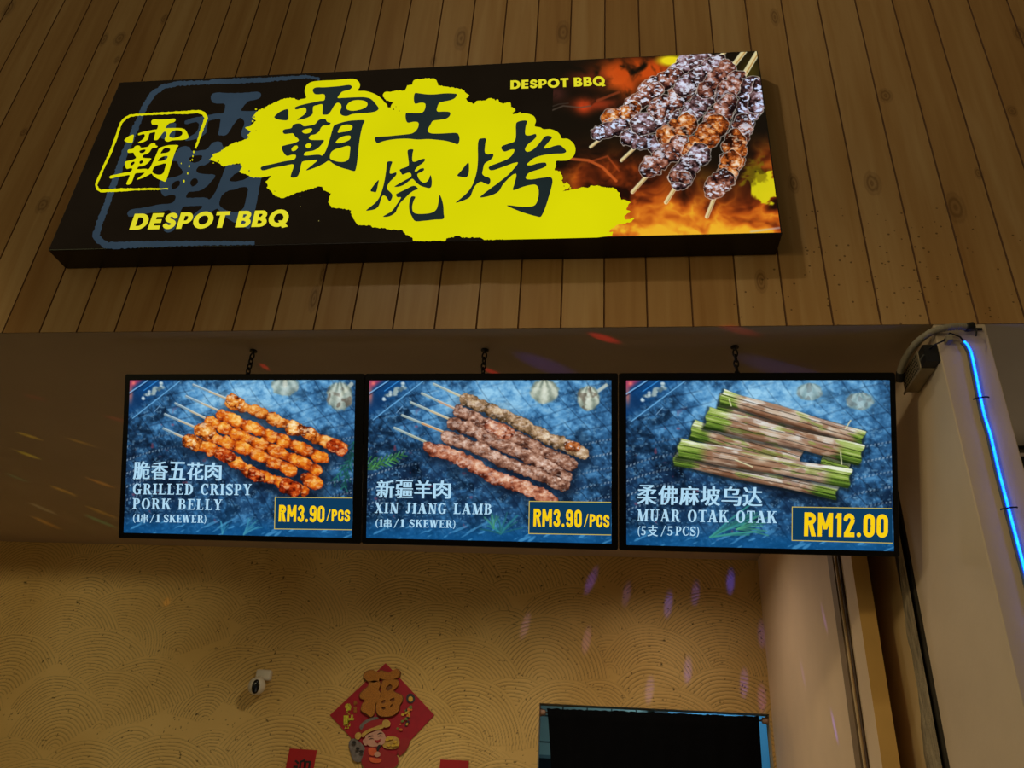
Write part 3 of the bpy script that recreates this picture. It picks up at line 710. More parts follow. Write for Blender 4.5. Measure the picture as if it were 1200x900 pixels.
# --- brush characters (outlines as painted)
A = lambda L: px(300, 90, 7.5, L)
ba_loops = [A([(498,115),(520,95),(600,92),(730,82),(830,73),(843,90),(825,112),(760,130),(735,155),(718,185),(760,185),(860,180),(960,180),(1010,195),(1050,235),(1078,280),(1060,300),(1000,315),(900,322),(840,330),(800,345),(760,340),(742,325),(740,300),(750,270),(745,240),(715,228),(690,250),(660,300),(635,330),(610,334),(585,330),(585,285),(582,242),(540,248),(505,260),(500,290),(498,325),(470,350),(420,370),(360,378),(420,335),(440,310),(440,280),(420,270),(350,287),(340,272),(360,260),(420,242),(500,225),(560,212),(600,205),(604,160),(590,152),(545,155),(515,150)]),
  A([(795,262),(810,235),(850,210),(920,205),(970,220),(980,245),(960,270),(900,292),(840,298),(800,285)]),
  A([(160,355),(180,330),(220,302),(280,285),(285,330),(280,378),(220,380),(180,370)]),
  A([(235,475),(250,462),(310,450),(325,425),(360,410),(400,415),(415,432),(470,428),(520,415),(540,390),(565,373),(610,372),(625,395),(657,407),(640,425),(590,430),(570,450),(555,480),(520,505),(480,515),(465,540),(480,552),(540,555),(598,558),(580,590),(540,630),(500,650),(430,665),(422,690),(450,692),(520,685),(560,685),(580,692),(605,665),(625,620),(650,540),(670,470),(685,430),(720,412),(800,390),(880,382),(955,385),(940,420),(920,500),(905,600),(895,700),(880,800),(868,828),(810,815),(740,795),(680,765),(640,738),(600,760),(540,790),(440,822),(500,770),(540,732),(480,735),(410,745),(400,760),(385,830),(365,875),(330,888),(305,880),(310,850),(330,790),(328,770),(250,782),(150,800),(55,822),(40,805),(50,790),(150,765),(250,742),(340,722),(350,690),(320,685),(270,695),(245,670),(228,635),(228,612),(260,600),(340,580),(375,560),(370,545),(345,525),(325,498),(300,498),(245,500)]),
  A([(410,488),(405,475),(430,462),(490,455),(492,470),(470,492),(430,498)]), A([(435,605),(450,588),(475,585),(488,602),(475,620),(450,628)]), A([(312,635),(330,612),(360,605),(368,620),(345,648),(318,652)]),
  A([(720,490),(730,460),(755,430),(800,420),(845,430),(845,455),(815,475),(760,485)]), A([(700,580),(715,555),(740,535),(790,518),(830,520),(828,545),(800,565),(740,582)]),
  A([(650,700),(660,665),(690,640),(740,625),(800,608),(826,612),(825,660),(815,720),(790,742),(740,748),(680,735),(652,718)])]
B_ = lambda L: px(430, 95, 10, L)
wang = [B_([(552,170),(565,140),(600,142),(700,155),(800,155),(900,145),(1000,145),(1053,155),(1035,195),(990,220),(900,240),(850,255),(830,290),(818,340),(830,357),(900,357),(970,365),(978,385),(965,415),(930,440),(850,455),(770,470),(745,510),(715,565),(715,590),(745,610),(850,615),(950,610),(1060,612),(1080,645),(1085,690),(1065,740),(1000,720),(920,700),(820,688),(720,680),(600,685),(480,675),(360,678),(260,690),(180,708),(122,727),(95,695),(93,662),(130,653),(250,645),(350,635),(450,625),(530,612),(570,585),(600,540),(605,495),(590,480),(540,478),(480,488),(460,465),(452,400),(460,375),(520,375),(640,372),(668,350),(685,300),(682,265),(660,255),(620,255),(565,265),(552,240)])]
C_ = lambda L: px(425, 170, 9.473, L)
shao = [C_([(88,510),(120,450),(178,388),(170,440),(145,525),(120,520)]),
  C_([(270,200),(280,183),(328,185),(318,220),(305,270),(303,315),(330,315),(372,303),(375,325),(345,365),(300,410),(272,460),(275,490),(310,525),(330,555),(318,605),(298,625),(280,605),(262,575),(230,560),(210,580),(195,630),(175,680),(140,710),(80,725),(38,727),(80,690),(140,640),(180,590),(205,530),(225,470),(245,380),(260,280)]),
  C_([(500,60),(520,48),(562,50),(555,90),(555,180),(580,185),(640,160),(688,152),(690,172),(660,205),(610,240),(578,285),(590,295),(640,262),(678,258),(682,275),(650,300),(610,320),(612,350),(640,395),(680,418),(715,405),(738,370),(752,333),(765,370),(768,420),(760,465),(740,478),(690,468),(640,450),(600,420),(550,375),(520,395),(460,440),(400,462),(352,462),(400,430),(470,390),(540,345),(530,310),(500,308),(440,328),(428,310),(410,275),(440,258),(500,235),(512,215),(505,140)]),
  C_([(370,548),(400,528),(480,490),(550,455),(585,455),(615,488),(570,505),(520,540),(470,590),(420,640),(390,690),(365,745),(330,775),(280,795),(225,795),(270,765),(320,735),(370,670),(410,610),(425,580),(390,580),(380,575)]),
  C_([(530,590),(545,570),(585,575),(565,620),(550,690),(560,740),(590,760),(700,762),(780,745),(820,710),(840,640),(855,552),(875,590),(895,670),(900,760),(905,800),(895,820),(800,828),(690,840),(580,842),(545,790),(520,730),(515,660)])]
D_ = lambda L: px(525, 135, 7.2, L)
kao = [D_([(78,510),(110,470),(172,400),(178,440),(172,500),(155,523),(110,520)]),
  D_([(260,205),(285,195),(320,198),(315,240),(312,315),(330,330),(378,325),(383,345),(360,375),(310,408),(295,460),(290,495),(310,515),(350,530),(358,555),(345,585),(310,575),(280,562),(250,575),(220,610),(200,660),(185,690),(130,720),(65,738),(110,700),(160,655),(200,600),(225,540),(245,460),(252,380)]),
  D_([(575,70),(590,55),(665,48),(655,100),(655,165),(690,170),(740,158),(745,180),(720,210),(670,250),(650,290),(665,308),(700,300),(740,270),(780,225),(820,178),(850,173),(878,185),(850,225),(808,278),(850,275),(900,258),(945,253),(975,275),(998,305),(980,320),(900,325),(800,338),(730,360),(690,390),(665,418),(700,422),(760,405),(825,402),(830,425),(800,445),(740,465),(690,482),(665,505),(658,535),(700,542),(780,530),(870,525),(882,550),(870,620),(850,690),(825,770),(800,830),(780,858),(740,852),(660,830),(590,805),(530,780),(497,762),(520,760),(600,770),(680,772),(730,760),(755,720),(765,660),(760,610),(740,588),(690,590),(630,605),(548,632),(560,580),(575,495),(550,500),(500,545),(460,590),(430,640),(370,675),(270,693),(310,655),(370,610),(450,550),(520,490),(590,400),(560,402),(480,430),(360,465),(342,445),(350,432),(430,400),(510,365),(545,330),(560,290),(530,290),(475,307),(450,280),(455,262),(510,240),(565,215)])]
sm = lambda Ls: [catmull(L, 4) for L in Ls]
# --- ghosted emblem behind, and the small yellow seal: the same character at other sizes
def affine(src, dst):
    S = on_sign(src, 0)[:, [0, 2]]; Dd = on_sign(dst, 0)[:, [0, 2]]
    Am = np.linalg.lstsq(np.c_[S, np.ones(len(S))], Dd, rcond=None)[0]
    def f(p):
        q = on_sign(p, 0)[:, [0, 2]]; r = np.c_[q, np.ones(len(q))] @ Am
        return proj(np.c_[r[:, 0], np.full(len(r), SY), r[:, 1]])
    return f
key = A([(40,805),(840,75),(500,115),(868,828),(955,385),(320,885)])
to_seal = affine(key, px(105, 120, 8.18, [(198,712),(825,158),(588,190),(722,775),(858,398),(355,782)]))
to_ghost = affine(key[:4], px(100, 85, 4.286, [(212,705),(884,98),(630,122),(822,785)]))
sign_shape('faded_emblem', [roughen(to_ghost(L), 2.5, .45, 3+i) for i, L in enumerate(sm(ba_loops))], 3, M_GHOST, sign)
def brush_line(pts, w0, seed, amp=.8):
    rs = np.random.RandomState(seed); P = np.array(pts, float); Q = []
    for a, c in zip(P[:-1], P[1:]):
        n = max(2, int(np.linalg.norm(c-a)/1.6)); Q += [a+(c-a)*k/n for k in range(n)]
    Q = np.array(Q+[P[-1]]); T = np.gradient(Q, axis=0); T /= np.linalg.norm(T, axis=1)[:, None]; Nn = np.c_[-T[:, 1], T[:, 0]]
    W = np.interp(np.linspace(0, 1, len(Q)), np.linspace(0, 1, len(w0)), w0) if np.ndim(w0) else np.full(len(Q), w0)
    a = Q+Nn*(W/2+rs.uniform(-amp, amp, len(Q))*.5)[:, None]; c = Q-Nn*(W/2+rs.uniform(-amp, amp, len(Q))*.5)[:, None]
    return np.concatenate([a, c]), [(i, i+1, len(Q)+i+1, len(Q)+i) for i in range(len(Q)-1)]
gf = px(100, 85, 4.286, [(850,857),(560,857),(320,862),(110,870),(72,845),(52,820),(68,765),(105,670),(142,560),(200,400),(262,255),(300,165),(340,105),(395,70),(470,55),(600,50),(760,42),(943,36)]).tolist()+px(240, 80, 7.5, [(60,115),(250,112),(450,105),(700,90),(900,72),(1010,95)]).tolist()
sign_shape('faded_frame', None, 3, M_GHOST, sign, brush_line(gf, [4, 5, 6, 8, 8, 7, 8, 7, 6, 5, 4.5, 4, 4, 6, 4.5, 3], 4, 1.3))
# --- yellow splash
E0 = px(240, 80, 7.5, [(40,800),(75,775),(70,755),(130,735),(190,690),(240,660),(300,645),(390,610),(370,590),(405,560),(355,520),(400,510),(450,460),(415,430),(440,400),(470,370),(520,345),(600,305),(680,272),(750,258),(775,262),(800,272),(830,278)])
ringA = catmull(A([(390,198),(440,185),(428,130),(440,80),(480,48),(560,35),(700,28),(850,17),(890,30),(912,60),(912,90),(895,120),(960,125),(1030,145),(1090,180),(1130,225),(1150,262)]), 4)[:-7]
E1 = px(430, 80, 7.5, [(170,312),(185,345),(210,345),(215,320),(240,297),(170,285),(140,240),(155,210),(210,208),(260,195),(335,195),(345,175),(355,150),(400,140),(410,105),(470,92),(530,88),(590,90),(615,110),(625,150),(680,160),(760,170),(840,185),(870,215),(900,240),(870,265),(880,285),(940,315),(960,290),(1000,285),(1040,285),(1070,265),(1100,260),(1130,285),(1150,270),(1160,290),(1195,315)])
E2 = px(560, 80, 7.5, [(235,305),(285,298),(290,340),(325,355),(330,375),(300,390),(310,405),(340,400),(375,385)])
ringB = catmull(px(560, 80, 7.5, [(385,400),(450,402),(495,425),(510,465),(500,508),(550,520),(575,535),(640,535),(700,560),(725,590),(735,615),(790,620),(840,660),(858,710),(845,765),(800,805),(740,812),(690,815),(682,850)]), 4)[:-4]
E3 = px(600, 180, 7.5, [(385,110),(375,145),(420,155),(440,190),(450,215),(435,235),(450,265),(490,255),(510,290),(490,312),(430,332),(480,325),(560,310),(620,295),(670,300),(690,282),(750,280),(790,290),(830,300),(880,300),(915,310),(930,335),(950,345),(945,375),(960,405),(990,405),(1045,428),(1020,455),(1005,490),(1042,510),(1010,530),(985,555),(1000,580),(1075,565),(1050,600),(1005,610),(930,625),(870,665),(850,685),(890,690),(880,720)])
E4 = np.array([(700, 278.3), (640, 279.8), (600, 280.6)])
E5 = px(430, 180, 7.5, [(1200,755),(1030,758),(990,735),(900,738),(830,735),(800,720),(750,735),(700,745),(690,767),(410,770),(395,735),(340,710),(310,672),(200,668),(150,655),(50,650)])
E6 = px(290, 180, 7.5, [(1080,630),(970,628),(940,590),(905,520),(910,497),(820,482),(740,475),(712,430),(715,395),(735,350),(670,325),(655,290),(620,290),(540,315),(430,345),(310,393),(240,370),(205,330),(170,300),(180,275),(160,250),(195,215),(210,190),(120,210),(50,212)])
E7 = px(240, 80, 4, [(210,505),(160,485),(175,465),(165,445),(130,450),(85,460),(60,440),(25,430)])
rg = lambda P_, s_, a_=.55: roughen(P_, 1.3, a_, s_, False)
splash = np.concatenate([rg(E0, 1), ringA, rg(E1, 2), rg(E2, 3), ringB, rg(E3, 4), E4, rg(E5, 5), rg(E6, 6), rg(E7, 7)])
dots = []
rs = np.random.RandomState(9)
for (cx, cy_) in ((464,125),(468,130),(461,128),(300,128),(298,137),(296,142),(309,127),(300,153),(256,189),(250,191),(246,187),(292,200),(322,224),(664,214),(668,220),(661,218)):
    r = rs.uniform(.5, 1.1); dots.append(np.array([(cx+r*math.cos(t)*rs.uniform(.7, 1.6), cy_+r*math.sin(t)) for t in np.linspace(0, 6.28, 7)[:-1]]))
sign_shape('yellow_splash', [splash]+dots, 4, M_YEL, sign)
M_FLECK = emi('fleck_yellow', (120, 112, 60), 1)
for (cx, cy_, r) in ((351.5,230.3,.5),(352,242,.6),(373.5,258.8,.7)):
    sign_shape('paint_fleck', None, 3, M_FLECK, sign, (np.array([(cx+r*math.cos(t), cy_+r*math.sin(t)) for t in np.linspace(0, 6.28, 7)[:-1]]), [tuple(range(6))]))
for L, nm in ((ba_loops, 'overlord'), (wang, 'king'), (shao, 'roast'), (kao, 'bake')):
    o = sign_shape('brush_character', sm(L), 5, M_INK, sign)
# --- seal
seal = sign_shape('seal_frame', None, 5, M_YEL, sign, brush_line(px(105, 120, 8.18, [(752,828),(620,830),(500,832),(300,838),(110,850),(78,828),(62,792),(80,745),(140,610),(200,480),(250,350),(285,240),(310,185),(350,145),(400,125),(550,112),(700,106),(800,100),(950,95),(1040,88),(1095,105),(1118,150),(1090,220),(1060,310),(1030,400),(1015,440)]), [1.2, 2.4, 2.6, 3.6, 3.2, 2.8, 2.8, 2.9, 3, 2.6, 2.4, 2.6, 2.9, 3.8, 4.2, 3.2, 2.0], 8, .7))
sign_shape('seal_character', [to_seal(L) for L in sm(ba_loops)], 5, M_YEL, sign)
for (cx, cy_, r) in ((998,475,1.3),(990,515,1.0),(985,550,1.0),(955,612,1.1),(940,680,1.1),(905,755,1.3),(878,585,.7),(968,560,.6)):
    c = px(105, 120, 8.18, [(cx, cy_)])[0]
    sign_shape('seal_speck', None, 5, M_YEL, sign, (np.array([(c[0]+.7*r*math.cos(t), c[1]+1.3*r*math.sin(t)) for t in np.linspace(0, 6.28, 8)[:-1]]), [tuple(range(7))]))
M_YTXT = emi('sign_yellow_lettering', (222, 214, 40), 1.0, .05)
for quad in (((158, 250.6), (341.5, 245.6), (337.5, 265.0), (151.2, 269.4)), ((598.3, 94.3), (709.2, 89.2), (709.8, 100.2), (598.2, 104.4))):
    for V_, F_ in words('DESPOT BBQ', HEAVY, .045): sign_shape('brand_lettering', None, 6, M_YTXT, sign, (place(V_, quad), F_))

# ================================================================== MENU SCREENS
TILT = math.radians(25.0)
TN = np.array([0, -math.cos(TILT), -math.sin(TILT)]); TD = np.array([0, math.sin(TILT), -math.cos(TILT)])
TO = np.array([0, .13, 3.1645]); TH = .684
M_bez = mat('black_screen_bezel', (7, 7, 8), .35, .2, 10, spec=.25)
M_back = mat('black_screen_back', (20, 20, 22), .5, .2, 10)
M_pic = picture('menu_screen_picture')
def tp(x, d, k=0.0): return np.array([x, TO[1], TO[2]])+TD*d+TN*k
def on_tv(p, k): return hit(p, TN, TO+TN*k)
def tv_bg(img, X, Y, U, V):
    u, v = U*1.43, V
    mist = np.exp(-((U-.58)/.38)**2-((V-.12)/.38)**2)
    n = fbm(u*7, v*7, 3, 4); n2 = fbm(u*26, v*26, 8, 3); n3 = fbm(u*60, v*60, 13, 2)
    val = .33+.52*mist+.62*(n-.5)+.50*(n2-.5)+.30*(n3-.5)-.14*np.exp(-((U-.12)/.3)**2-((V-.62)/.22)**2)
    c = ramp(np.clip(val, 0, 1), [(.0, (8, 18, 32)), (.22, (24, 50, 78)), (.45, (46, 94, 138)), (.7, (88, 150, 198)), (1, (150, 204, 236))])
    img[...] = c
    # charcoal lumps and sparks in the lower half
    lowm = sst(.42, .62, V)*(1-.5*sst(.86, .95, V))
    lumps = sst(.46, .62, fbm(u*17, v*17, 41, 3))
    mix(img, (20, 40, 70), .55*lowm*lumps)
    sp_ = sst(.74, .84, fbm(u*75, v*75, 55, 2)); mix(img, (120, 176, 214), .55*sp_*lowm)
    em = sst(.80, .86, fbm(u*24, v*24, 66, 2)); mix(img, (150, 70, 90), .5*em*sst(.1, .3, V)*(U < .5))
    # wire mesh: dark wires down-right, bright twisted wires up-right
    t1 = (u*.86-v*.62+.012*np.sin(v*15))/.092; d1 = np.abs(t1-np.round(t1))*.092
    mix(img, (12, 30, 54), .50*(1-sst(.001, .007, d1))*(1-.6*mist)*sst(.25, .6, fbm(u*9, v*9, 91, 2)+.1))
    t2 = (u*.30+v+.010*np.sin(u*11))/.088; d2 = np.abs(t2-np.round(t2))*.088
    mix(img, (14, 32, 58), .42*(1-sst(.002, .009, d2))*(1-.7*mist)*sst(.25, .6, fbm(u*9, v*9, 92, 2)+.1))
    ink = sst(.56, .74, fbm(u*12+3*n, v*12, 95, 4)); mix(img, (8, 20, 36), .55*ink*(1-.45*mist))
    fl = sst(.66, .76, fbm(u*48, v*62, 99, 3)); mix(img, (128, 176, 208), .38*fl)
    dash = .5+.5*np.sin(u*330+v*60); side = np.clip(sst(.34, .02, U)+sst(.74, .98, U), 0, 1)*sst(.28, .42, V)
    mix(img, (196, 222, 240), .62*(1-sst(.0005, .0042, np.abs(d2-.003)))*sst(.3, .55, fbm(u*8, v*8, 97, 2)+.08)*sst(.25, .8, dash)*side*(1-sst(.80, .9, V)))
    # glowing blue foot of the picture
    mix(img, (14, 88, 148), .66*sst(.88, .98, V)); mix(img, (14, 76, 128), .25*sst(.7, .92, V))
    st_ = sst(.70, .8, fbm((u-v*.9)*10, (u*.55+v)*46, 71, 2)); mix(img, (96, 176, 226), .5*st_*sst(.84, .93, V))
    # tray edge, seeds and red corner at top left
    q = U*950; r = V*655
    dg = q*.62+r*.78
    mix(img, (14, 64, 120), .85*(1-sst(86, 150, dg))); mix(img, (18, 42, 76), .6*np.exp(-((q-30)/30)**2-((r-90)/40)**2))
    mix(img, (176, 60, 92), .85*(1-sst(18, 44, dg))); mix(img, (190, 110, 96), .8*np.exp(-((q-6)/9)**2-((r-62)/34)**2)); mix(img, (240, 120, 110), .9*np.exp(-((q-16)/8)**2-((r-12)/8)**2))
    for (a, b_, wd, cc, al) in (((0, 54), (78, 0), 4, (130, 190, 236), .95), ((0, 62), (84, 2), 3, (8, 30, 66), .9), ((62, 44), (122, 0), 3.5, (60, 150, 226), .9), ((18, 165), (216, 4), 4, (120, 190, 240), .8), ((112, 136), (136, 108), 3, (150, 200, 240), .7), ((40, 120), (180, 4), 3, (20, 70, 120), .5)):
        line(img, q, r, [a, b_], wd, cc, al, 2.5)
    rs = np.random.RandomState(4)
    for k in range(26):
        t = rs.uniform(0, 1); cx, cy_ = 62+t*84+rs.uniform(-6, 6), 76-t*62+rs.uniform(-14, 16)
        g = np.exp(-(((q-cx)/rs.uniform(6, 10))**2+((r-cy_)/rs.uniform(5, 8))**2)**2); mix(img, [(150, 170, 170), (200, 220, 226), (88, 110, 120)][k % 3], .85*g)
def leaf_fan(img, X, Y, c, n, a0, a1, L, wd, colr, al, seed):
    rs = np.random.RandomState(seed)
    for k in range(n):
        a = math.radians(a0+(a1-a0)*k/(n-1)+rs.uniform(-9, 9)); l_ = L*rs.uniform(.55, 1)
        e = (c[0]+l_*math.cos(a), c[1]-l_*math.sin(a)); m_ = ((c[0]+e[0])/2+rs.uniform(-2, 2), (c[1]+e[1])/2-1.2)
        line(img, X, Y, [c, m_, e], wd*rs.uniform(.7, 1.2), np.array(colr)*rs.uniform(.7, 1.15), al, 1.0)
def sprig(img, X, Y, a, b_, n, L, colr, al, seed, ang=35):
    rs = np.random.RandomState(seed); th = math.degrees(math.atan2(-(b_[1]-a[1]), b_[0]-a[0]))
    line(img, X, Y, [a, b_], 1.1, np.array(colr)*.7, al, .8)
    for k in range(n):
        t = k/(n-1); p0 = (a[0]+(b_[0]-a[0])*t, a[1]+(b_[1]-a[1])*t)
        for s in (-1, 1):
            q = math.radians(th+s*rs.uniform(ang-14, ang+14)); l_ = L*rs.uniform(.6, 1.1)*(1-.4*t)
            line(img, X, Y, [p0, (p0[0]+l_*math.cos(q), p0[1]-l_*math.sin(q))], 1.5, np.array(colr)*rs.uniform(.6, 1.25), al, 1)
def garlic(img, X, Y, c, rx, ry, al, seed, burnt=.3, neck=None):
    if neck is not None: line(img, X, Y, [c, neck], rx*.28, (196, 204, 190), al*.9, 2)
    dx, dy = (X-c[0])/rx, (Y-c[1])/ry; rr_ = np.hypot(dx, dy)+.18*(fbm(X/4, Y/4, seed, 2)-.5)
    m = (1-sst(.82, 1.05, rr_))*al
    seg_ = .5+.5*np.cos(5.5*np.arctan2(dx, dy+1.25)*2.2)
    v = .62+.28*seg_-.35*rr_+.25*(fbm(X/3, Y/3, seed+5, 3)-.5)
    mix(img, ramp(np.clip(v, 0, 1), [(.1, (70, 84, 84)), (.4, (140, 150, 132)), (.65, (200, 206, 186)), (1, (232, 238, 226))]), m)
    mix(img, (74, 52, 40), m*burnt*sst(.5, .7, fbm(X/6, Y/6, seed+9, 2)))
def food_shade(img, X, Y, pts, seed): 
    d, _, _, _ = seg_dist(X, Y, pts); mix(img, (16, 24, 38), .72*np.exp(-(d/11)**2))  # dark shade beneath the food, painted into the screen picture
P1 = lambda L: [tuple(q) for q in px(130, 400, 3.6, L)]
P3 = lambda L: [tuple(q) for q in px(720, 390, 3.2143, L)]
def paint_pork(img, X, Y, U, V):
    tv_bg(img, X, Y, U, V)
    garlic(img, X, Y, P1([(735, 188)])[0], 17, 12.5, .75, 3, .1, P1([(735, 150)])[0]); garlic(img, X, Y, P1([(965, 232)])[0], 16, 18, .85, 8, .6, P1([(1015, 180)])[0])
    sprig(img, X, Y, P1([(1025, 425)])[0], P1([(985, 610)])[0], 10, 13, (34, 104, 92), .85, 3)
    sprig(img, X, Y, P1([(1030, 470)])[0], P1([(945, 585)])[0], 8, 11, (40, 116, 100), .7, 5)
    leaf_fan(img, X, Y, P1([(560, 815)])[0], 9, 20, 75, 24, 1.4, (70, 160, 190), .6, 4); leaf_fan(img, X, Y, P1([(470, 812)])[0], 6, 40, 120, 16, 1.2, (70, 160, 190), .5, 6)
    rows = [((348, 183), (485, 240), [(505, 258), (600, 290), (700, 335), (790, 372), (870, 410), (975, 445)], 8.3), ((318, 232), (450, 290), [(465, 310), (560, 350), (650, 390), (740, 425), (840, 470), (893, 492)], 8.6),
            ((272, 262), (400, 325), [(420, 340), (520, 390), (620, 430), (720, 475), (830, 520), (868, 545)], 8.6), ((228, 308), (350, 360), [(375, 378), (450, 415), (560, 450), (660, 500), (760, 545)], 8.8),
            ((222, 368), (318, 410), [(330, 425), (410, 450), (500, 495), (600, 555), (700, 590), (815, 630)], 8.6), (None, None, [(815, 575), (868, 600)], 9.5)]
    for r in rows: food_shade(img, X, Y, P1([(p[0]+6, p[1]+26) for p in r[2]]), 3)
    st = [(0, (84, 24, 8)), (.2, (146, 50, 12)), (.4, (198, 84, 18)), (.58, (226, 128, 32)), (.78, (243, 174, 70)), (1, (252, 222, 150))]
    s2 = [(0, (70, 26, 10)), (.2, (140, 58, 16)), (.4, (200, 104, 30)), (.58, (228, 150, 62)), (.78, (244, 196, 120)), (1, (252, 232, 190))]
    for k, (a, b_, pts, R) in enumerate(rows):
        if a:
            line(img, X, Y, P1([a, b_]), 3.0, (128, 150, 160), .95, 1); line(img, X, Y, P1([((a[0]+b_[0])/2, (a[1]+b_[1])/2), b_]), 2.2, (206, 176, 130), .8, 1)
            line(img, X, Y, P1([(a[0], a[1]-3), (b_[0], b_[1]-3)]), .9, (200, 220, 228), .8, .8)
        pp = P1(pts); meat(img, X, Y, pp, R*.84, s2 if k == 0 else st, 40+k*7, 24-k, (255, 226, 170), .40, None, .42, .55, .26)
    for (c, r) in (((515, 250), 8), ((385, 372), 9.5), ((330, 420), 9), ((768, 365), 9), ((820, 380), 8)):
        p_ = P1([c, (c[0]+22, c[1]+10)]); meat(img, X, Y, p_, r, s2, int(c[0]), 15, (255, 236, 200), .6)
    for (c, r) in (((470, 475), 8), ((600, 560), 8), ((940, 440), 8.5), ((740, 610), 9)):
        p_ = P1([c, (c[0]+30, c[1]+14)]); meat(img, X, Y, p_, r, [(0, (50, 12, 6)), (.3, (130, 34, 10)), (.55, (184, 66, 18)), (.8, (220, 120, 50)), (1, (244, 190, 120))], int(c[0])+3, 15, (255, 214, 160), .5)
P2 = lambda L: [tuple(q) for q in px(420, 400, 3.6, L)]
def paint_lamb(img, X, Y, U, V):
    tv_bg(img, X, Y, U, V)
    garlic(img, X, Y, P2([(785, 212)])[0], 17.5, 15, .95, 13, .05, P2([(790, 165)])[0]); garlic(img, X, Y, P2([(970, 240)])[0], 14, 15, .95, 18, .5, P2([(1045, 185)])[0])
    sprig(img, X, Y, P2([(30, 525)])[0], P2([(180, 480)])[0], 9, 12, (52, 112, 64), .95, 7)
    sprig(img, X, Y, P2([(40, 540)])[0], P2([(150, 500)])[0], 7, 10, (70, 130, 70), .9, 9)
    leaf_fan(img, X, Y, P2([(600, 812)])[0], 13, 15, 165, 30, 1.9, (44, 120, 128), .7, 14); leaf_fan(img, X, Y, P2([(570, 790)])[0], 5, 60, 120, 24, 1.6, (70, 150, 120), .7, 15)
    rows = [((318, 180), (440, 235), [(450, 245), (560, 290), (680, 345), (800, 410), (880, 440), (945, 470)], 8.6), ((268, 220), (410, 285), [(425, 295), (520, 340), (620, 390), (720, 430), (830, 490), (895, 520)], 8.3),
            ((222, 258), (385, 328), [(400, 345), (480, 375), (590, 430), (700, 480), (800, 530), (875, 575)], 9.0), ((185, 312), (355, 380), [(370, 405), (440, 430), (520, 455), (590, 500), (700, 540), (800, 580), (870, 608)], 8.2),
            ((152, 365), (285, 425), [(300, 450), (380, 475), (480, 520), (580, 575), (680, 610), (770, 645), (812, 672)], 9.2)]
    for r in rows: food_shade(img, X, Y, P2([(p[0]+6, p[1]+26) for p in r[2]]), 5)
    st = [(0, (44, 24, 18)), (.2, (84, 50, 38)), (.42, (128, 86, 68)), (.6, (166, 122, 100)), (.8, (204, 166, 146)), (1, (236, 212, 196))]
    s2 = [(0, (50, 36, 22)), (.2, (92, 70, 46)), (.42, (138, 108, 78)), (.6, (174, 142, 108)), (.8, (206, 182, 150)), (1, (236, 220, 196))]
    s3 = [(0, (66, 26, 18)), (.2, (116, 56, 38)), (.42, (164, 96, 70)), (.6, (194, 130, 100)), (.8, (220, 168, 136)), (1, (244, 214, 190))]
    for k, (a, b_, pts, R) in enumerate(rows):
        line(img, X, Y, P2([a, b_]), 3.0, (150, 166, 160), .95, 1); line(img, X, Y, P2([((a[0]+b_[0])/2, (a[1]+b_[1])/2), b_]), 2.4, [(196, 186, 150), (196, 150, 120), (204, 176, 130), (206, 140, 80), (160, 160, 130)][k], .9, 1)
        line(img, X, Y, P2([(a[0], a[1]-3), (b_[0], b_[1]-3)]), .9, (206, 222, 220), .7, .8)
        meat(img, X, Y, P2(pts), R*.90, [s2, st, st, st, s3][k], 140+k*7, 30, (240, 224, 214), .38, None, .42, .80, .09)
    meat(img, X, Y, P2([(560, 360), (630, 385)]), 8.8, s3, 77, 20, (240, 224, 214), .5); meat(img, X, Y, P2([(890, 440), (915, 445)]), 6, [(0, (80, 40, 20)), (.5, (180, 100, 50)), (1, (230, 170, 110))], 78, 20)
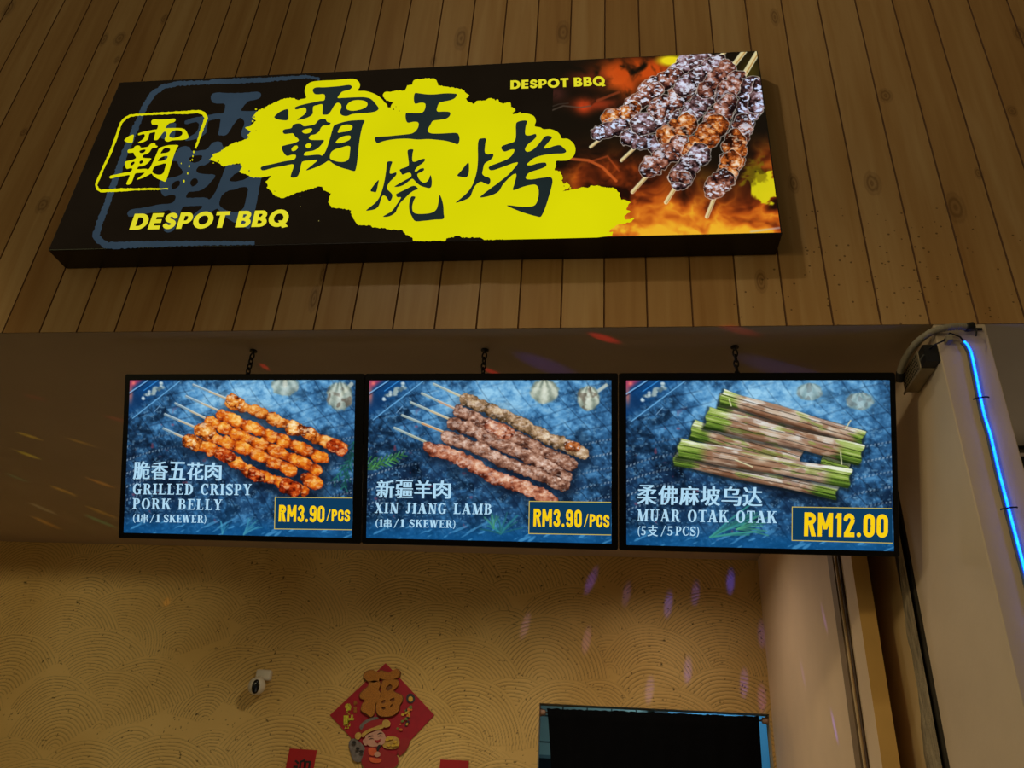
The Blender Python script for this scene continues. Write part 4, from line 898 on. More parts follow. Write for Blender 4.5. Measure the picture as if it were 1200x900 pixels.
def parcel(img, X, Y, a, b_, hw, seed, e0=.14, e1=.86):
    """banana-leaf parcel from a to b_, half width hw (px)"""
    dx, dy = b_[0]-a[0], b_[1]-a[1]; L = math.hypot(dx, dy); t = ((X-a[0])*dx+(Y-a[1])*dy)/(L*L); s = (dx*(Y-a[1])-dy*(X-a[0]))/L
    w_ = hw*(1+.10*np.sin(t*9+seed)+.22*sst(.12, .0, t)); edge = .007*np.sin(s*.38+seed)
    m = (1-sst(w_-.5, w_+.5, np.abs(s)))*sst(-.004+edge, .006+edge, t)*(1-sst(.994+edge, 1.004+edge, t))
    n = fbm(t*L/16, s/3.0, seed, 3); f = fbm(t*L/60, s/1.3, seed+3, 3); pt = fbm(t*L/20, s/8, seed+8, 3)
    c = ramp(np.clip(.60+.55*(n-.5)+.42*(f-.5)-.20*(s/hw), 0, 1), [(0, (58, 40, 32)), (.25, (116, 84, 66)), (.45, (164, 132, 108)), (.65, (196, 174, 150)), (.85, (216, 210, 200)), (1, (236, 240, 240))])
    ch = sst(.50, .66, pt+.10*np.sin(t*3.1416)); c = c*(1-.5*ch[..., None])+np.array((112, 62, 34))/255.0*.5*ch[..., None]
    wg = sst(.60, .70, fbm(t*L/16, s/3.5, seed+25, 3))*sst(.6, -.6, s/hw); c = c*(1-.5*wg[..., None])+np.array((226, 232, 232))/255.0*.5*wg[..., None]
    g = np.clip(sst(e0+.05, e0-.04, t)+sst(e1-.05, e1+.04, t)+.55*sst(.62, .7, fbm(t*L/20, s/4, seed+15, 2)), 0, 1)
    gc = ramp(np.clip(.5+.8*(f-.5)-.4*(s/hw)+.5*(n-.5), 0, 1), [(0, (44, 70, 24)), (.35, (98, 128, 44)), (.6, (142, 166, 72)), (.85, (190, 202, 136)), (1, (230, 236, 212))])
    c = c*(1-g[..., None])+gc*g[..., None]
    for fs in (.30, -.38):
        fold = 1-sst(.3, .9, np.abs(s-hw*fs-1.2*(vnoise(t*9, 0*t, seed+4)-.5))); c = c*(1-.45*fold[..., None])
    c = c*(1-.35*sst(.55, 1.0, s/hw))[..., None]
    mix(img, (16, 22, 24), .6*(1-sst(w_+.2, w_+3.2, np.abs(s-1.5)))*sst(-.02, 0, t)*(1-sst(1, 1.02, t)))
    img[...] = img*(1-m[..., None])+c*m[..., None]
def paint_otak(img, X, Y, U, V):
    tv_bg(img, X, Y, U, V)
    for c, rx in (((735, 222), 16), ((925, 258), 17)):
        p_ = P3([c])[0]; garlic(img, X, Y, p_, rx, 11, .8, int(c[0]), .5); mix(img, (120, 180, 214), .35*np.exp(-((X-p_[0])/26)**2-((Y-p_[1])/14)**2)*(V < .5))
    leaf_fan(img, X, Y, P3([(360, 770)])[0], 10, -2, 38, 64, 1.8, (56, 140, 130), .75, 24); leaf_fan(img, X, Y, P3([(460, 740)])[0], 8, -10, 30, 44, 1.5, (80, 170, 130), .6, 25)
    food_shade(img, X, Y, P3([(400, 500), (620, 590), (830, 620)]), 3)
    parcel(img, X, Y, P3([(225, 475)])[0], P3([(838, 605)])[0], 7.5, 11, .1, .86)
    parcel(img, X, Y, P3([(780, 480)])[0], P3([(885, 510)])[0], 5.0, 17, .8, .2)
    parcel(img, X, Y, P3([(392, 268)])[0], P3([(930, 395)])[0], 10.0, 21, .08, .92)
    parcel(img, X, Y, P3([(402, 240)])[0], P3([(938, 398)])[0], 8.5, 23, .10, .95)
    parcel(img, X, Y, P3([(290, 365)])[0], P3([(700, 480)])[0], 10.5, 31, .15, 1.2)
    parcel(img, X, Y, P3([(345, 320)])[0], P3([(932, 462)])[0], 11.5, 37, .13, .86)
    parcel(img, X, Y, P3([(240, 435)])[0], P3([(888, 550)])[0], 10.5, 43, .14, .87)
    for a, b_ in (((432, 250), (440, 275)), ((852, 450), (856, 495)), ((890, 330), (870, 362)), ((455, 478), (520, 505))):
        line(img, X, Y, P3([a, b_]), 1.4, (216, 214, 170), .9, .8)
    mix(img, (236, 226, 196), .55*np.exp(-((X-P3([(560, 470)])[0][0])/10)**2-((Y-P3([(560, 475)])[0][1])/4)**2))
M_txt = emi('screen_pale_blue_lettering', (172, 214, 238), 1.0, .03, 'NONE')
M_gold = emi('screen_gold_lettering', (246, 204, 16), 1.0, .05, 'NONE')
M_gold2 = emi('screen_gold_outline', (196, 178, 84), 1.0, .03, 'NONE')
M_tag = emi('screen_teal_panel', (14, 56, 88), 1.0, .05, 'NONE')
M_worn = emi('screen_worn_specks', (40, 66, 70), 1.0, .1, 'NONE')
def tv_flat(name, V, Fc, k, m, parent): return make(name, on_tv(V, .0020+.0005*k), Fc, m, parent)
def tv_text(name, s, quad, G, k, m, parent, gap=.06):
    for V, Fc in words(s, G, gap): o = tv_flat(name, place(V, quad), Fc, k, m, parent)
    return o
def tv_han(name, s, quad, k, m, parent, off=.0, sx=.030):
    """one row of Han characters, each fitted into its own cell"""
    n = len(s); VV = []; FF = []
    for i, ch in enumerate(s):
        V, Fc = text_flat(ch, off, sx); b_ = len(VV); V = V*[.94/n, 1]+[(i+.03)/n, 0]
        VV += V.tolist(); FF += [tuple(j+b_ for j in f) for f in Fc]
    return tv_flat(name, place(np.array(VV), quad), FF, k, m, parent)
def screen(x0, x1, inner, label, paint, Pf, texts, price, pq, tagq):
    tv = empty('menu_screen', tp((x0+x1)/2, TH/2), label, 'screen', 'menu screens hung over the counter')
    q = on_tv(inner, 0); ds = (q-TO) @ TD; xi0, xi1 = (q[0][0]+q[3][0])/2, (q[1][0]+q[2][0])/2; d0, d1 = (ds[0]+ds[1])/2, (ds[2]+ds[3])/2
    # bezel: rounded outer ring, inner opening
    def rrect(a, b_, c, d, r, n=5):
        out = []
        for (cx, cc, t0) in ((b_-r, c+r, -90), (b_-r, d-r, 0), (a+r, d-r, 90), (a+r, c+r, 180)):
            out += [(cx+r*math.cos(math.radians(t0+90*k/n)), cc+r*math.sin(math.radians(t0+90*k/n))) for k in range(n+1)]
        return out
    O = rrect(x0, x1, 0, TH, .009); I = rrect(xi0, xi1, d0, d1, .0015); n = len(O); V = []; Fc = []
    for L, k in ((O, -.018), (O, -.002), (rrect(x0+.002, x1-.002, .002, TH-.002, .008), 0.0), (I, 0.0), (I, -.004)): V += [tp(a, c, k) for a, c in L]
    for r in range(4): Fc += [(r*n+k, r*n+(k+1) % n, (r+1)*n+(k+1) % n, (r+1)*n+k) for k in range(n)]
    make('bezel', V, Fc, M_bez, tv)
    V = [tp(a, c, -.018) for a, c in O]+[tp(a, c, -.034) for a, c in rrect(x0+.012, x1-.012, .012, TH-.012, .02)]
    k0 = len(O); Fc = [(k, (k+1) % n, n+(k+1) % n, n+k) for k in range(n)]+[tuple(range(n, 2*n))[::-1]]+[tuple(range(n))]
    hs = make('rear_housing', V, Fc, M_back, tv)
    b = MB(); b.add([tp(a, c, k) for a in ((x0+x1)/2-.16, (x0+x1)/2+.16) for c in (.10, .45) for k in (-.034, -.06)], [(0, 1, 3, 2), (4, 6, 7, 5), (0, 4, 5, 1), (2, 3, 7, 6), (0, 2, 6, 4), (1, 5, 7, 3)])
    b.build('mount_plate', M_back, tv)
    g = picture_grid('display', [tp(xi0, d0, -.0005), tp(xi1, d0, -.0005), tp(xi1, d1, -.0005), tp(xi0, d1, -.0005)], 440, 310, paint, M_pic, tv, (0, 0, 0))
    for t in texts:
        quad = Pf(t[2])
        if t[0] == 'h': tv_han('dish_title', t[1], quad, 1, M_txt, tv)
        elif t[0] == 'm':      # serif text with one Han character in it
            parts = t[3]
            for (s, qd, han) in parts:
                if han: tv_han('portion_note', s, Pf(qd), 1, M_txt, tv, .004, .02)
                else: tv_text('portion_note', s, Pf(qd), SERIF, 1, M_txt, tv, .07)
        else: tv_text('dish_name', t[1], quad, SERIF, 1, M_txt, tv, .10)
    tq = Pf(tagq); tl, tr, br, bl = [np.array(p_) for p_ in tq]
    tagp = tv_flat('price_tag', np.array([tl, tr, br, bl]), [(0, 1, 2, 3)], 1, M_tag, tv)
    V, Fc = [], []
    for a, c in ((tl, tr), (bl, br), (tl, bl)):
        d = (c-a)/np.linalg.norm(c-a); nn = np.array([-d[1], d[0]])*.45; k = len(V); V += [a-nn-d*.4, c-nn, c+nn, a+nn-d*.4]; Fc.append((k, k+1, k+2, k+3))
    tv_flat('gold_outline', np.array(V), Fc, 2, M_gold2, tagp)
    rs = np.random.RandomState(len(label))
    for s, qd in zip(price, pq):
        q_ = Pf(qd); V, Fc = set_text(s, PRICE, .055); P = on_tv(place(V, q_), .0035); mi = [0]*len(Fc); ws = []
        for k in range(26 if len(s) > 4 else 8):
            c = place(np.array([[rs.uniform(.02, .98), rs.uniform(.05, .95)]]), q_)[0]; r = rs.uniform(.25, .6); k0 = len(V)+len(ws)
            ws += [(c[0]+r*math.cos(t)*rs.uniform(.4, 1.3), c[1]+r*math.sin(t)*rs.uniform(.5, 1.8)) for t in np.linspace(0, 6.28, 6)[:-1]]; Fc.append(tuple(range(k0, k0+5))); mi.append(1)
        make('price_lettering', np.concatenate([P, on_tv(np.array(ws), .0040)]), Fc, [M_gold, M_worn], tagp, mi)
    return tv
screen(-2.0276, -.9866, [(152.5,446),(417,445),(412,629.5),(144.5,625)], 'hanging menu screen with orange grilled pork belly skewers, left end of the row', paint_pork, P1,
       [('h', '脆香五花肉', [(94,505),(470,512),(468,587),(90,582)]), ('s', 'GRILLED CRISPY', [(93,600),(594,602),(593,649),(91,645)]), ('s', 'PORK BELLY', [(92,662),(470,667),(468,712),(90,707)]),
        ('m', '', [(90,725),(405,730),(405,770),(88,765)], [('(1', [(91,729),(124,730),(123,762),(90,761)], 0), ('串', [(126,727),(158,728),(157,766),(125,765)], 1), ('/1', [(164,729),(208,730),(207,763),(163,762)], 0), ('SKEWER)', [(222,731),(405,734),(404,766),(221,763)], 0)])],
       ['RM3.90', '/PCS'], [[(710,690),(904,694),(902,764),(707,760)], [(910,708),(1010,711),(1009,761),(908,758)]], [(693,658),(1019,661),(1016,795),(690,791)])
screen(-.983, .0345, [(433.5,445.5),(716,446),(717,637),(428.5,630.5)], 'hanging menu screen with brown lamb skewers, between the pork belly and the otak otak screens', paint_lamb, P2,
       [('h', '新疆羊肉', [(75,584),(393,588),(392,664),(73,660)]), ('s', 'XIN JIANG LAMB', [(70,680),(566,686),(564,730),(68,724)]),
        ('m', '', [(0,0)]*4, [('(1', [(70,750),(105,751),(104,783),(69,782)], 0), ('串', [(107,748),(141,749),(140,787),(106,786)], 1), ('/1', [(148,750),(196,751),(195,784),(147,783)], 0), ('SKEWER)', [(214,752),(412,755),(411,787),(213,784)], 0)])],
       ['RM3.90', '/PCS'], [[(740,706),(944,711),(944,786),(738,780)], [(952,728),(1060,732),(1060,786),(950,783)]], [(721,675),(1065,679),(1066,817),(719,811)])
screen(.0378, 1.067, [(733,445.5),(1042,446),(1048.5,646),(735,638.5)], 'hanging menu screen with green leaf wrapped otak otak, right end of the row', paint_otak, P3,
       [('h', '柔佛麻坡乌达', [(84,572),(560,582),(560,654),(82,646)]), ('s', 'MUAR OTAK OTAK', [(85,664),(612,672),(612,717),(83,709)]),
        ('m', '', [(0,0)]*4, [('(5', [(86,728),(120,729),(119,763),(85,762)], 0), ('支', [(124,724),(166,725),(165,767),(123,766)], 1), ('/5', [(174,728),(222,729),(221,764),(173,763)], 0), ('PCS)', [(230,729),(322,731),(321,765),(229,763)], 0)])],
       ['RM12.00'], [[(716,676),(1034,684),(1033,772),(714,766)]], [(670,656),(1045,662),(1048,792),(669,782)])
# --- chains
M_chain = mat('dark_steel_chain', (44, 42, 36), .4, .2, 20, metal=.7)
def torus_link(mb, c, up, side, a, bb, r, n=14, m=6):
    pts = []
    for k in range(n+1):
        t = 2*math.pi*k/n; pts.append(np.array(c)+np.array(up)*a*math.cos(t)+np.array(side)*bb*math.sin(t))
    mb.tube(pts, r, m, cap=False)
def chain(x, y, ztop, zbot, label):
    o = empty('hanging_chain', (x, y, zbot), label, 'chain', 'short chains holding up the menu screens')
    MB().lathe((x, y, ZS), (0, 0, -1), [(.016, -.001), (.016, .004), (.006, .006), (.004, .016)], 14).build('ceiling_hook', M_chain, o)
    z = ztop; k = 0
    while z-.026 > zbot:
        b = MB(); torus_link(b, (x, y, z-.016), (0, 0, 1), (1, 0, 0) if k % 2 == 0 else (.45, .89, 0), .0165, .0085, .0036); b.build('link', M_chain, o, True)
        z -= .0245; k += 1
    return o
chain(-1.499, .157, ZS-.012, 3.150, 'short dark chain from the ceiling to the pork belly screen')
chain(-.505, .162, ZS-.012, 3.150, 'short dark chain from the ceiling to the lamb screen')
chain(.492, .150, ZS-.012, 3.150, 'short dark chain from the ceiling to the otak otak screen')

# ================================================================== THINGS ON THE BACK WALL
def on_wall(p, k): return hit(p, (0, -1, 0), (0, YB-.008-k, 0))
def wall_flat(name, V, Fc, k, m, parent=None, depth=0.0):
    P = on_wall(V, k)
    if depth:      # give it thickness: front face plus rim
        n = len(P); Q = P+np.array([0, depth, 0]); from collections import Counter
        ed = Counter();
        for f in Fc:
            for a, b_ in zip(f, f[1:]+f[:1]): ed[(a, b_)] += 1
        rim = [(a, b_, b_+n, a+n) for (a, b_) in ed if (b_, a) not in ed]
        return make(name, np.concatenate([P, Q]), list(Fc)+rim, m, parent)
    return make(name, P, Fc, m, parent)
# --- security camera
cpos = on_wall([(306, 806)], 0)[0]; cx, cz = cpos[0], cpos[2]
sc_ = empty('security_camera', (cx, YB-.004, cz), 'small white security camera with a black lens face on the combed plaster wall', 'camera')
M_white = mat('white_plastic', (214, 204, 186), .4, .05, 8)
M_blk = mat('black_gloss_plastic', (10, 10, 11), .15, .1, 8)
b = MB(); b.box(cx-.045, cx+.062, YB-.045, YB+.002, cz+.045, cz+.115); o = b.build('wall_mount', M_white, sc_); bevel(o, .012, 3)
MB().tube([(cx+.01, YB-.02, cz+.06), (cx, YB-.06, cz+.055), (cx, YB-.085, cz+.03)], .016, 12).build('arm', M_white, sc_, True)
prof = [(.058*math.sin(t), -.058*math.cos(t)) for t in np.linspace(.12, math.pi-.12, 14)]
ax = np.array([.25, -.93, -.22]); ax /= np.linalg.norm(ax); cc = np.array([cx, YB-.085, cz])
MB().lathe(cc, ax, prof, 28).build('camera_head', M_white, sc_, True)
fp = MB(); u_ = np.array([.93, .25, 0]); u_ /= np.linalg.norm(u_); v_ = np.cross(ax, u_)
ring_ = [(1.0, .040), (.96, .052), (.7, .0585), (.0, .062)]; n = 24; V = []
for (s, h) in ring_[:-1]: V += [cc+ax*h+u_*.026*s*math.cos(2*math.pi*k/n)+v_*.046*s*math.sin(2*math.pi*k/n) for k in range(n)]
V.append(cc+ax*.062); Fc = [(r*n+k, r*n+(k+1) % n, (r+1)*n+(k+1) % n, (r+1)*n+k) for r in range(2) for k in range(n)]+[(2*n+k, 2*n+(k+1) % n, 3*n) for k in range(n)]
make('face_plate', V, Fc, M_blk, sc_, smooth=True)
MB().lathe(cc+ax*.055, ax, [(.012, 0), (.012, .009), (.008, .0105)], 16).build('lens', mat('lens_glass', (30, 34, 44), .08, .1, 8), sc_)
# --- diamond fortune poster
dm = [(452, 777), (509, 838), (447.5, 903), (386.5, 838)]
dc = on_wall([(448, 838)], 0)[0]
poster = empty('fortune_poster', (dc[0], YB-.01, dc[2]-.33), 'red diamond new year poster with a thick glittering gold character and a smiling figure', 'poster')
M_red = mat('red_flock_card', (158, 8, 34), .7, .12, 20)
wall_flat('card', np.array(dm), [(0, 3, 2, 1)], .001, M_red, poster, .005)
M_glit = mat('gold_glitter', (176, 112, 34), .45, .45, 260, .4, metal=.25)
M_gline = mat('gold_foil', (216, 178, 60), .35, .2, 30, metal=.35)
q = lambda L: px(380, 770, 6.92, L)
fu = [[(345,190),(322,160),(335,125),(390,105),(440,125),(455,112),(520,125),(580,98),(612,120),(605,158),(560,178),(480,182),(450,172),(440,195),(390,205)],
      [(365,200),(440,195),(455,225),(440,270),(460,300),(430,350),(410,400),(405,455),(380,485),(350,465),(330,455),(300,430),(310,380),(330,350),(295,335),(288,310),(320,270),(355,240)],
      [(480,190),(560,180),(600,195),(595,235),(560,270),(575,290),(625,310),(632,350),(610,390),(605,430),(560,470),(500,482),(440,470),(420,420),(430,350),(460,310),(462,250)]]
fh = [[(500,250),(530,222),(552,235),(535,265),(505,275)], [(462,372),(475,350),(495,350),(488,375)], [(530,345),(565,330),(570,352),(540,362)], [(465,410),(490,402),(495,420),(475,428)], [(535,395),(552,380),(550,402),(532,410)]]
big = [catmull(q(L), 4) for L in fu]; holes = [catmull(q(L), 3) for L in fh]
dark_edge = mat('gold_edge_brown', (120, 66, 14), .6, .2, 30)
VV, FF = [], []
for i, L in enumerate(big):
    V, Fc = fill([L]+(holes if i == 2 else [])); k = len(VV); VV += V.tolist(); FF += [tuple(j+k for j in f) for f in Fc]
wall_flat('raised_character', np.array(VV), FF, .022, M_glit, poster, .020)
grow = lambda L, d: np.array([p+(p-L.mean(0))/max(1e-6, np.linalg.norm(p-L.mean(0)))*d for p in L])
VV, FF = [], []
for L in big:
    V, Fc = fill([grow(L, 1.1)]); k = len(VV); VV += V.tolist(); FF += [tuple(j+k for j in f) for f in Fc]
wall_flat('character_outline', np.array(VV), FF, .010, dark_edge, poster, .008)
# side lettering and ornaments
M_lime = mat('yellow_green_foil', (196, 186, 44), .5, .25, 60)
V1, F1 = text_flat('发', .05); wall_flat('side_lettering', place(V1, q([(160,375),(222,375),(225,470),(165,470)])), F1, .006, M_lime, poster, .004)
V1, F1 = text_flat('財', .05); wall_flat('side_lettering', place(V1, q([(150,470),(245,468),(228,580),(150,585)])), F1, .006, M_lime, poster, .004)
for c_, qd in (('恭', [(236,352),(268,352),(268,392),(236,392)]), ('喜', [(236,400),(266,400),(264,455),(236,455)])):
    V1, F1 = text_flat(c_, .03); wall_flat('small_lettering', place(V1, q(qd)), F1, .005, mat('orange_foil', (170, 100, 30), .5), poster, .003)
def blob(name, c, rx, ry, k, m, parent, n=16, a=0.0, dep=.004):
    ca, sa = math.cos(a), math.sin(a)
    L = np.array([(c[0]+rx*math.cos(t)*ca-ry*math.sin(t)*sa, c[1]+rx*math.cos(t)*sa+ry*math.sin(t)*ca) for t in np.linspace(0, 2*math.pi, n, endpoint=False)])
    return wall_flat(name, q(L), [tuple(range(n))[::-1]], k, m, parent, dep)
rs = np.random.RandomState(12)
cm = [mat('coin_gold', (210, 170, 60), .4, .2, 60, metal=.3), mat('ornament_green', (110, 120, 50), .6), mat('ornament_dark', (50, 40, 46), .6), mat('ornament_orange', (206, 110, 40), .6)]
blob('lantern', (700, 335), 36, 40, .006, cm[2], poster); blob('lantern_glow', (700, 340), 18, 22, .008, cm[0], poster)
for i in range(26):
    t = rs.uniform(0, 1); c = (700-70*t+rs.uniform(-48, 42)*(.35+t*.7), 395+185*t+rs.uniform(-18, 18))
    blob('scattered_coin', c, rs.uniform(8, 16), rs.uniform(6, 13), .005+.0004*i, cm[i % 4], poster, 9, rs.uniform(0, 3))
# smiling figure in a red cap with coins (paper cut-out)
fig_skin = mat('paper_skin', (196, 144, 122), .6); fig_red = mat('paper_red', (150, 22, 30), .6); fig_gold = mat('paper_gold', (190, 150, 70), .5, .2, 50)
fig_blk = mat('paper_black', (30, 22, 22), .6); fig_grey = mat('paper_grey', (110, 100, 96), .6, .3, 60); fig_or = mat('paper_orange', (214, 92, 50), .6)
fg = empty('smiling_figure', (dc[0], YB-.014, dc[2]-.25), None, None); fg.parent = poster; fg.location = (0, 0, 0)
del_keys = [k for k in fg.keys()];
def pf(name, L, k, m, smooth_=True):
    L2 = catmull(q(L), 4) if smooth_ else q(L); V, Fc = fill([L2]); return wall_flat(name, V, Fc, k, m, fg, .003)
pf('robe', [(335,740),(400,725),(480,745),(540,780),(590,800),(600,850),(575,890),(470,900),(330,900),(300,850),(315,800)], .009, fig_red)
pf('gold_pile', [(470,690),(500,650),(550,640),(600,660),(610,700),(590,740),(520,745),(480,730)], .010, fig_gold)
pf('grey_ornament', [(200,690),(235,660),(290,690),(330,740),(325,800),(290,850),(240,840),(215,780)], .007, fig_grey)
pf('sack', [(600,690),(640,655),(690,665),(690,700),(660,760),(610,800),(590,760)], .006, fig_red)
pf('ear', [(312,680),(325,660),(345,680),(345,715),(325,712)], .010, fig_skin)
pf('face', [(335,640),(390,610),(450,595),(485,620),(498,670),(480,705),(430,722),(380,726),(345,705),(332,670)], .012, fig_skin)
pf('cap', [(290,590),(300,545),(350,505),(420,490),(462,510),(470,555),(440,575),(380,595),(330,630),(300,625)], .014, fig_red)
pf('cap_band', [(300,630),(340,595),(400,570),(470,550),(480,575),(410,592),(350,618),(312,650)], .016, fig_gold)
pf('cap_crest', [(285,570),(310,530),(360,500),(430,486),(440,500),(380,515),(330,545),(300,590)], .016, fig_grey)
pf('cap_wing', [(470,545),(480,515),(510,508),(535,530),(530,560),(500,572),(480,565)], .016, fig_gold)
pf('cap_wing', [(248,640),(262,615),(290,612),(300,640),(280,668),(256,664)], .012, fig_gold)
pf('eyebrow', [(355,650),(375,636),(398,638),(378,643)], .016, fig_blk); pf('eyebrow', [(430,628),(450,612),(470,616),(450,620)], .016, fig_blk)
pf('eye', [(362,668),(380,656),(400,664),(380,661)], .016, fig_blk); pf('eye', [(437,645),(455,634),(473,642),(455,639)], .016, fig_blk)
pf('mouth', [(412,675),(440,672),(455,662),(450,685),(430,698)], .016, fig_red)
pf('beard', [(425,740),(440,712),(456,712),(450,740),(430,765)], .016, fig_blk)
pf('hand', [(405,790),(430,765),(450,775),(452,800),(425,812)], .016, fig_skin)
pf('sleeve', [(360,740),(410,735),(425,770),(400,800),(365,790)], .014, fig_or); pf('sleeve', [(360,815),(420,820),(465,830),(450,855),(380,850)], .014, fig_or)
for k, (cx_, cy_) in enumerate(((510,670),(540,660),(575,690),(520,715),(560,718),(590,712),(240,690),(270,740),(300,765))): blob('ingot', (cx_, cy_), 17, 11, .018+.001*k, cm[0] if k < 6 else fig_blk, poster, 12)
# --- red paper slips
M_slip = mat('red_paper', (168, 16, 22), .7, .08, 10)
def slip(name, quad, label, marks):
    c = on_wall([((quad[2][0]+quad[3][0])/2, quad[2][1])], 0)[0]
    o = empty(name, (c[0], YB-.01, c[2]), label, 'poster', 'red paper slips on the back wall')
    wall_flat('paper', np.array(quad), [(0, 3, 2, 1)], .001, M_slip, o, .003)
    if marks:
        V, Fc = text_flat('迎', .02); wall_flat('brush_lettering', place(V, marks), Fc, .003, fig_blk, o)
slip('red_couplet', [(339.5, 877), (371.5, 879), (352, 985), (318, 985)], 'red paper slip with a black brush character, lower left of the diamond poster', [(345, 889), (366, 890), (363, 912), (341, 911)])
slip('red_couplet', [(516, 890), (549.5, 891.5), (541, 990), (507, 990)], 'plain red paper slip, lower right of the diamond poster', None)

# ================================================================== DOORWAY: rod, curtain
YC = YB+.045
M_rod = mat('brown_rod_metal', (120, 92, 70), .4, .15, 30, metal=.4)
zr = 2.263
rod = empty('curtain_rod', ((DX0+DX1)/2, YC, zr-.02), 'thin curtain rod with round end brackets across the top of the doorway', 'curtain rod')
MB().tube([(DX0, YC, zr-.012), (DX1, YC, zr+.004)], .006, 10).build('rod', M_rod, rod, True)
for x, s in ((DX0, 1), (DX1, -1)):
    MB().lathe((x, YC, zr-.012+(.016 if s < 0 else 0)), (s, 0, 0), [(.024, -.001), (.024, .012), (.019, .020), (.019, .036), (.010, .04)], 18).build('end_bracket', mat('pinkish_bracket', (170, 136, 112), .5), rod, True)
def curtain():
    nx, nz = 90, 30; V = []; rs = np.random.RandomState(3)
    fr = rs.uniform(-.004, .004, nx)
    for j in range(nz):
        t = j/(nz-1)
        for i in range(nx):
            s = i/(nx-1); xt = -.405+s*(.945+.405); xl = -.295+s*(.925+.295)
            tt = min(1, t*1.6)**.8
            x = xt+(xl-xt)*tt; y = YC-.026+.013*math.sin(s*46+.6*math.sin(s*9))*(0.25+.75*t**.4)
            z = (zr+.012+s*.012)*(1-t)+.35*t+(fr[i] if j == 0 else 0)
            V.append((x, y, z))
    Fc = [(j*nx+i, (j+1)*nx+i, (j+1)*nx+i+1, j*nx+i+1) for j in range(nz-1) for i in range(nx-1)]
    o = make('door_curtain', V, Fc, mat('black_curtain_cloth', (5, 6, 8), .9, .2, 20, spec=.1), None, smooth=True)
    md = o.modifiers.new('thick', 'SOLIDIFY'); md.thickness = .0015
    return tag(o, 'plain black cloth curtain hanging in the doorway', 'curtain')
curtain()
# dark framed kitchen picture seen past the curtain's left edge
kb = empty('kitchen_board', (-.56, 4.44, 1.2), 'dark framed board on the kitchen wall, seen past the left edge of the black curtain', 'board')
MB().box(-1.0, -.30, 4.44, 4.498, 1.3, 2.10).build('frame', mat('pale_board_frame', (130, 150, 150), .5), kb)
MB().box(-.98, -.32, 4.432, 4.442, 1.32, 2.075).build('dark_panel', mat('dark_board', (26, 36, 40), .5, .3, 30), kb)

# ================================================================== RIGHT SIDE: trunking, LED, power supply, conduit
tr = empty('cable_trunking', (XR-.01, 1.05, 0.0), 'narrow pale cable trunking running up the cream side wall', 'trunking')
MB().box(XR-.016, XR+.002, 1.075, 1.155, .05, ZS-.002).build('channel', mat('grey_trunking', (140, 118, 92), .6, .08, 8), tr)
MB().tube([(XR-.008, 1.052+.004*math.sin(z*3), z) for z in np.linspace(.05, ZS-.002, 40)], .006, 8).build('cable', mat('pale_cable', (206, 176, 130), .5), tr, True)
MB().tube([(XR-.006, 1.066+.002*math.sin(z*5), z) for z in np.linspace(.05, ZS-.002, 40)], .0055, 8).build('cable', mat('brown_cable', (60, 40, 26), .5), tr, True)
MB().tube([(XR-.006, 1.012+.003*math.sin(z*4), z) for z in np.linspace(.05, ZS-.002, 40)], .006, 8).build('cable', mat('dark_cable', (76, 54, 36), .5), tr, True)
# neon strip on the column
lp = px(1040, 370, 7.5, [(672,228),(700,258),(732,318),(748,390),(775,520),(815,720),(850,880)]).tolist()+[(1160.5, 510), (1170, 552), (1182, 598), (1200, 666), (1221, 745), (1246, 838), (1270, 925)]
LP = [hit([p_], (0, -1, 0), (0, -.012, 0))[0] for p_ in lp]
neon = empty('neon_strip', LP[-1], 'glowing blue neon light strip running down the front of the right hand column', 'light strip')
sm_ = []
for a, c in zip(LP[:-1], LP[1:]): sm_ += [a+(c-a)*k/4 for k in range(4)]
sm_.append(LP[-1]); sm_ = np.array(sm_)
MB().tube(sm_+np.array([0, -.003, 0]), .0037, 10).build('light_tube', emi('blue_neon', (12, 84, 255), 9.5, .2, 'AUTO', 60), neon, True)
MB().tube(sm_+np.array([-.0065, .005, 0]), .0060, 8).build('backing', mat('blue_grey_silicone', (70, 90, 120), .5), neon, True)
for p_ in ((1149, 467.5), (1181.5, 596.5)):
    c = hit([p_], (0, -1, 0), (0, -.012, 0))[0]
    MB().tube([c+np.array([.026*math.cos(t), -.004-.008*math.sin(t), .004*math.cos(t)]) for t in np.linspace(0, math.pi, 9)], .0028, 6).build('clip', mat('clip_dark', (20, 30, 50), .5), neon)
MB().tube([sm_[0], sm_[0]+np.array([-.01, -.002, .02]), sm_[0]+np.array([-.045, -.008, .032]), (1.20, -.012, 3.215), (1.165, -.02, 3.195), (1.150, .01, 3.19)], .0030, 8).build('lead_wire', mat('black_wire', (16, 15, 14), .5), neon, True)
# power supply on the column's inner side
ps = empty('led_power_supply', (1.155, .13, 3.135), 'perforated metal power supply box fixed high on the column beside the otak otak screen', 'power supply')
M_psu = mat('dull_aluminium', (150, 136, 108), .45, .12, 20, metal=.5)
o = MB().box(1.128, 1.181, .055, .235, 3.135, 3.215).build('case', M_psu, ps); bevel(o, .003)
o = MB().box(1.132, 1.181, .004, .057, 3.140, 3.208).build('terminal_block', mat('black_terminal', (20, 20, 20), .5), ps)
for k in range(5):
    MB().lathe((1.131, .012+.0085*k, 3.168), (-1, 0, 0), [(.0032, -.002), (.0032, .003), (.0022, .004)], 10).build('terminal_screw', mat('screw_steel', (120, 118, 110), .35, metal=.6), ps)
b = MB()
for i in range(11):
    for j in range(5): b.lathe((1.1278, .075+.0145*i, 3.147+.0135*j), (-1, 0, 0), [(.0045, 0), (.0045, .0006)], 8)
o = b.build('vent_holes', mat('vent_black', (12, 12, 12), .7), ps)
MB().box(1.124, 1.129, .05, .24, 3.128, 3.137).build('mounting_lip', M_psu, ps)
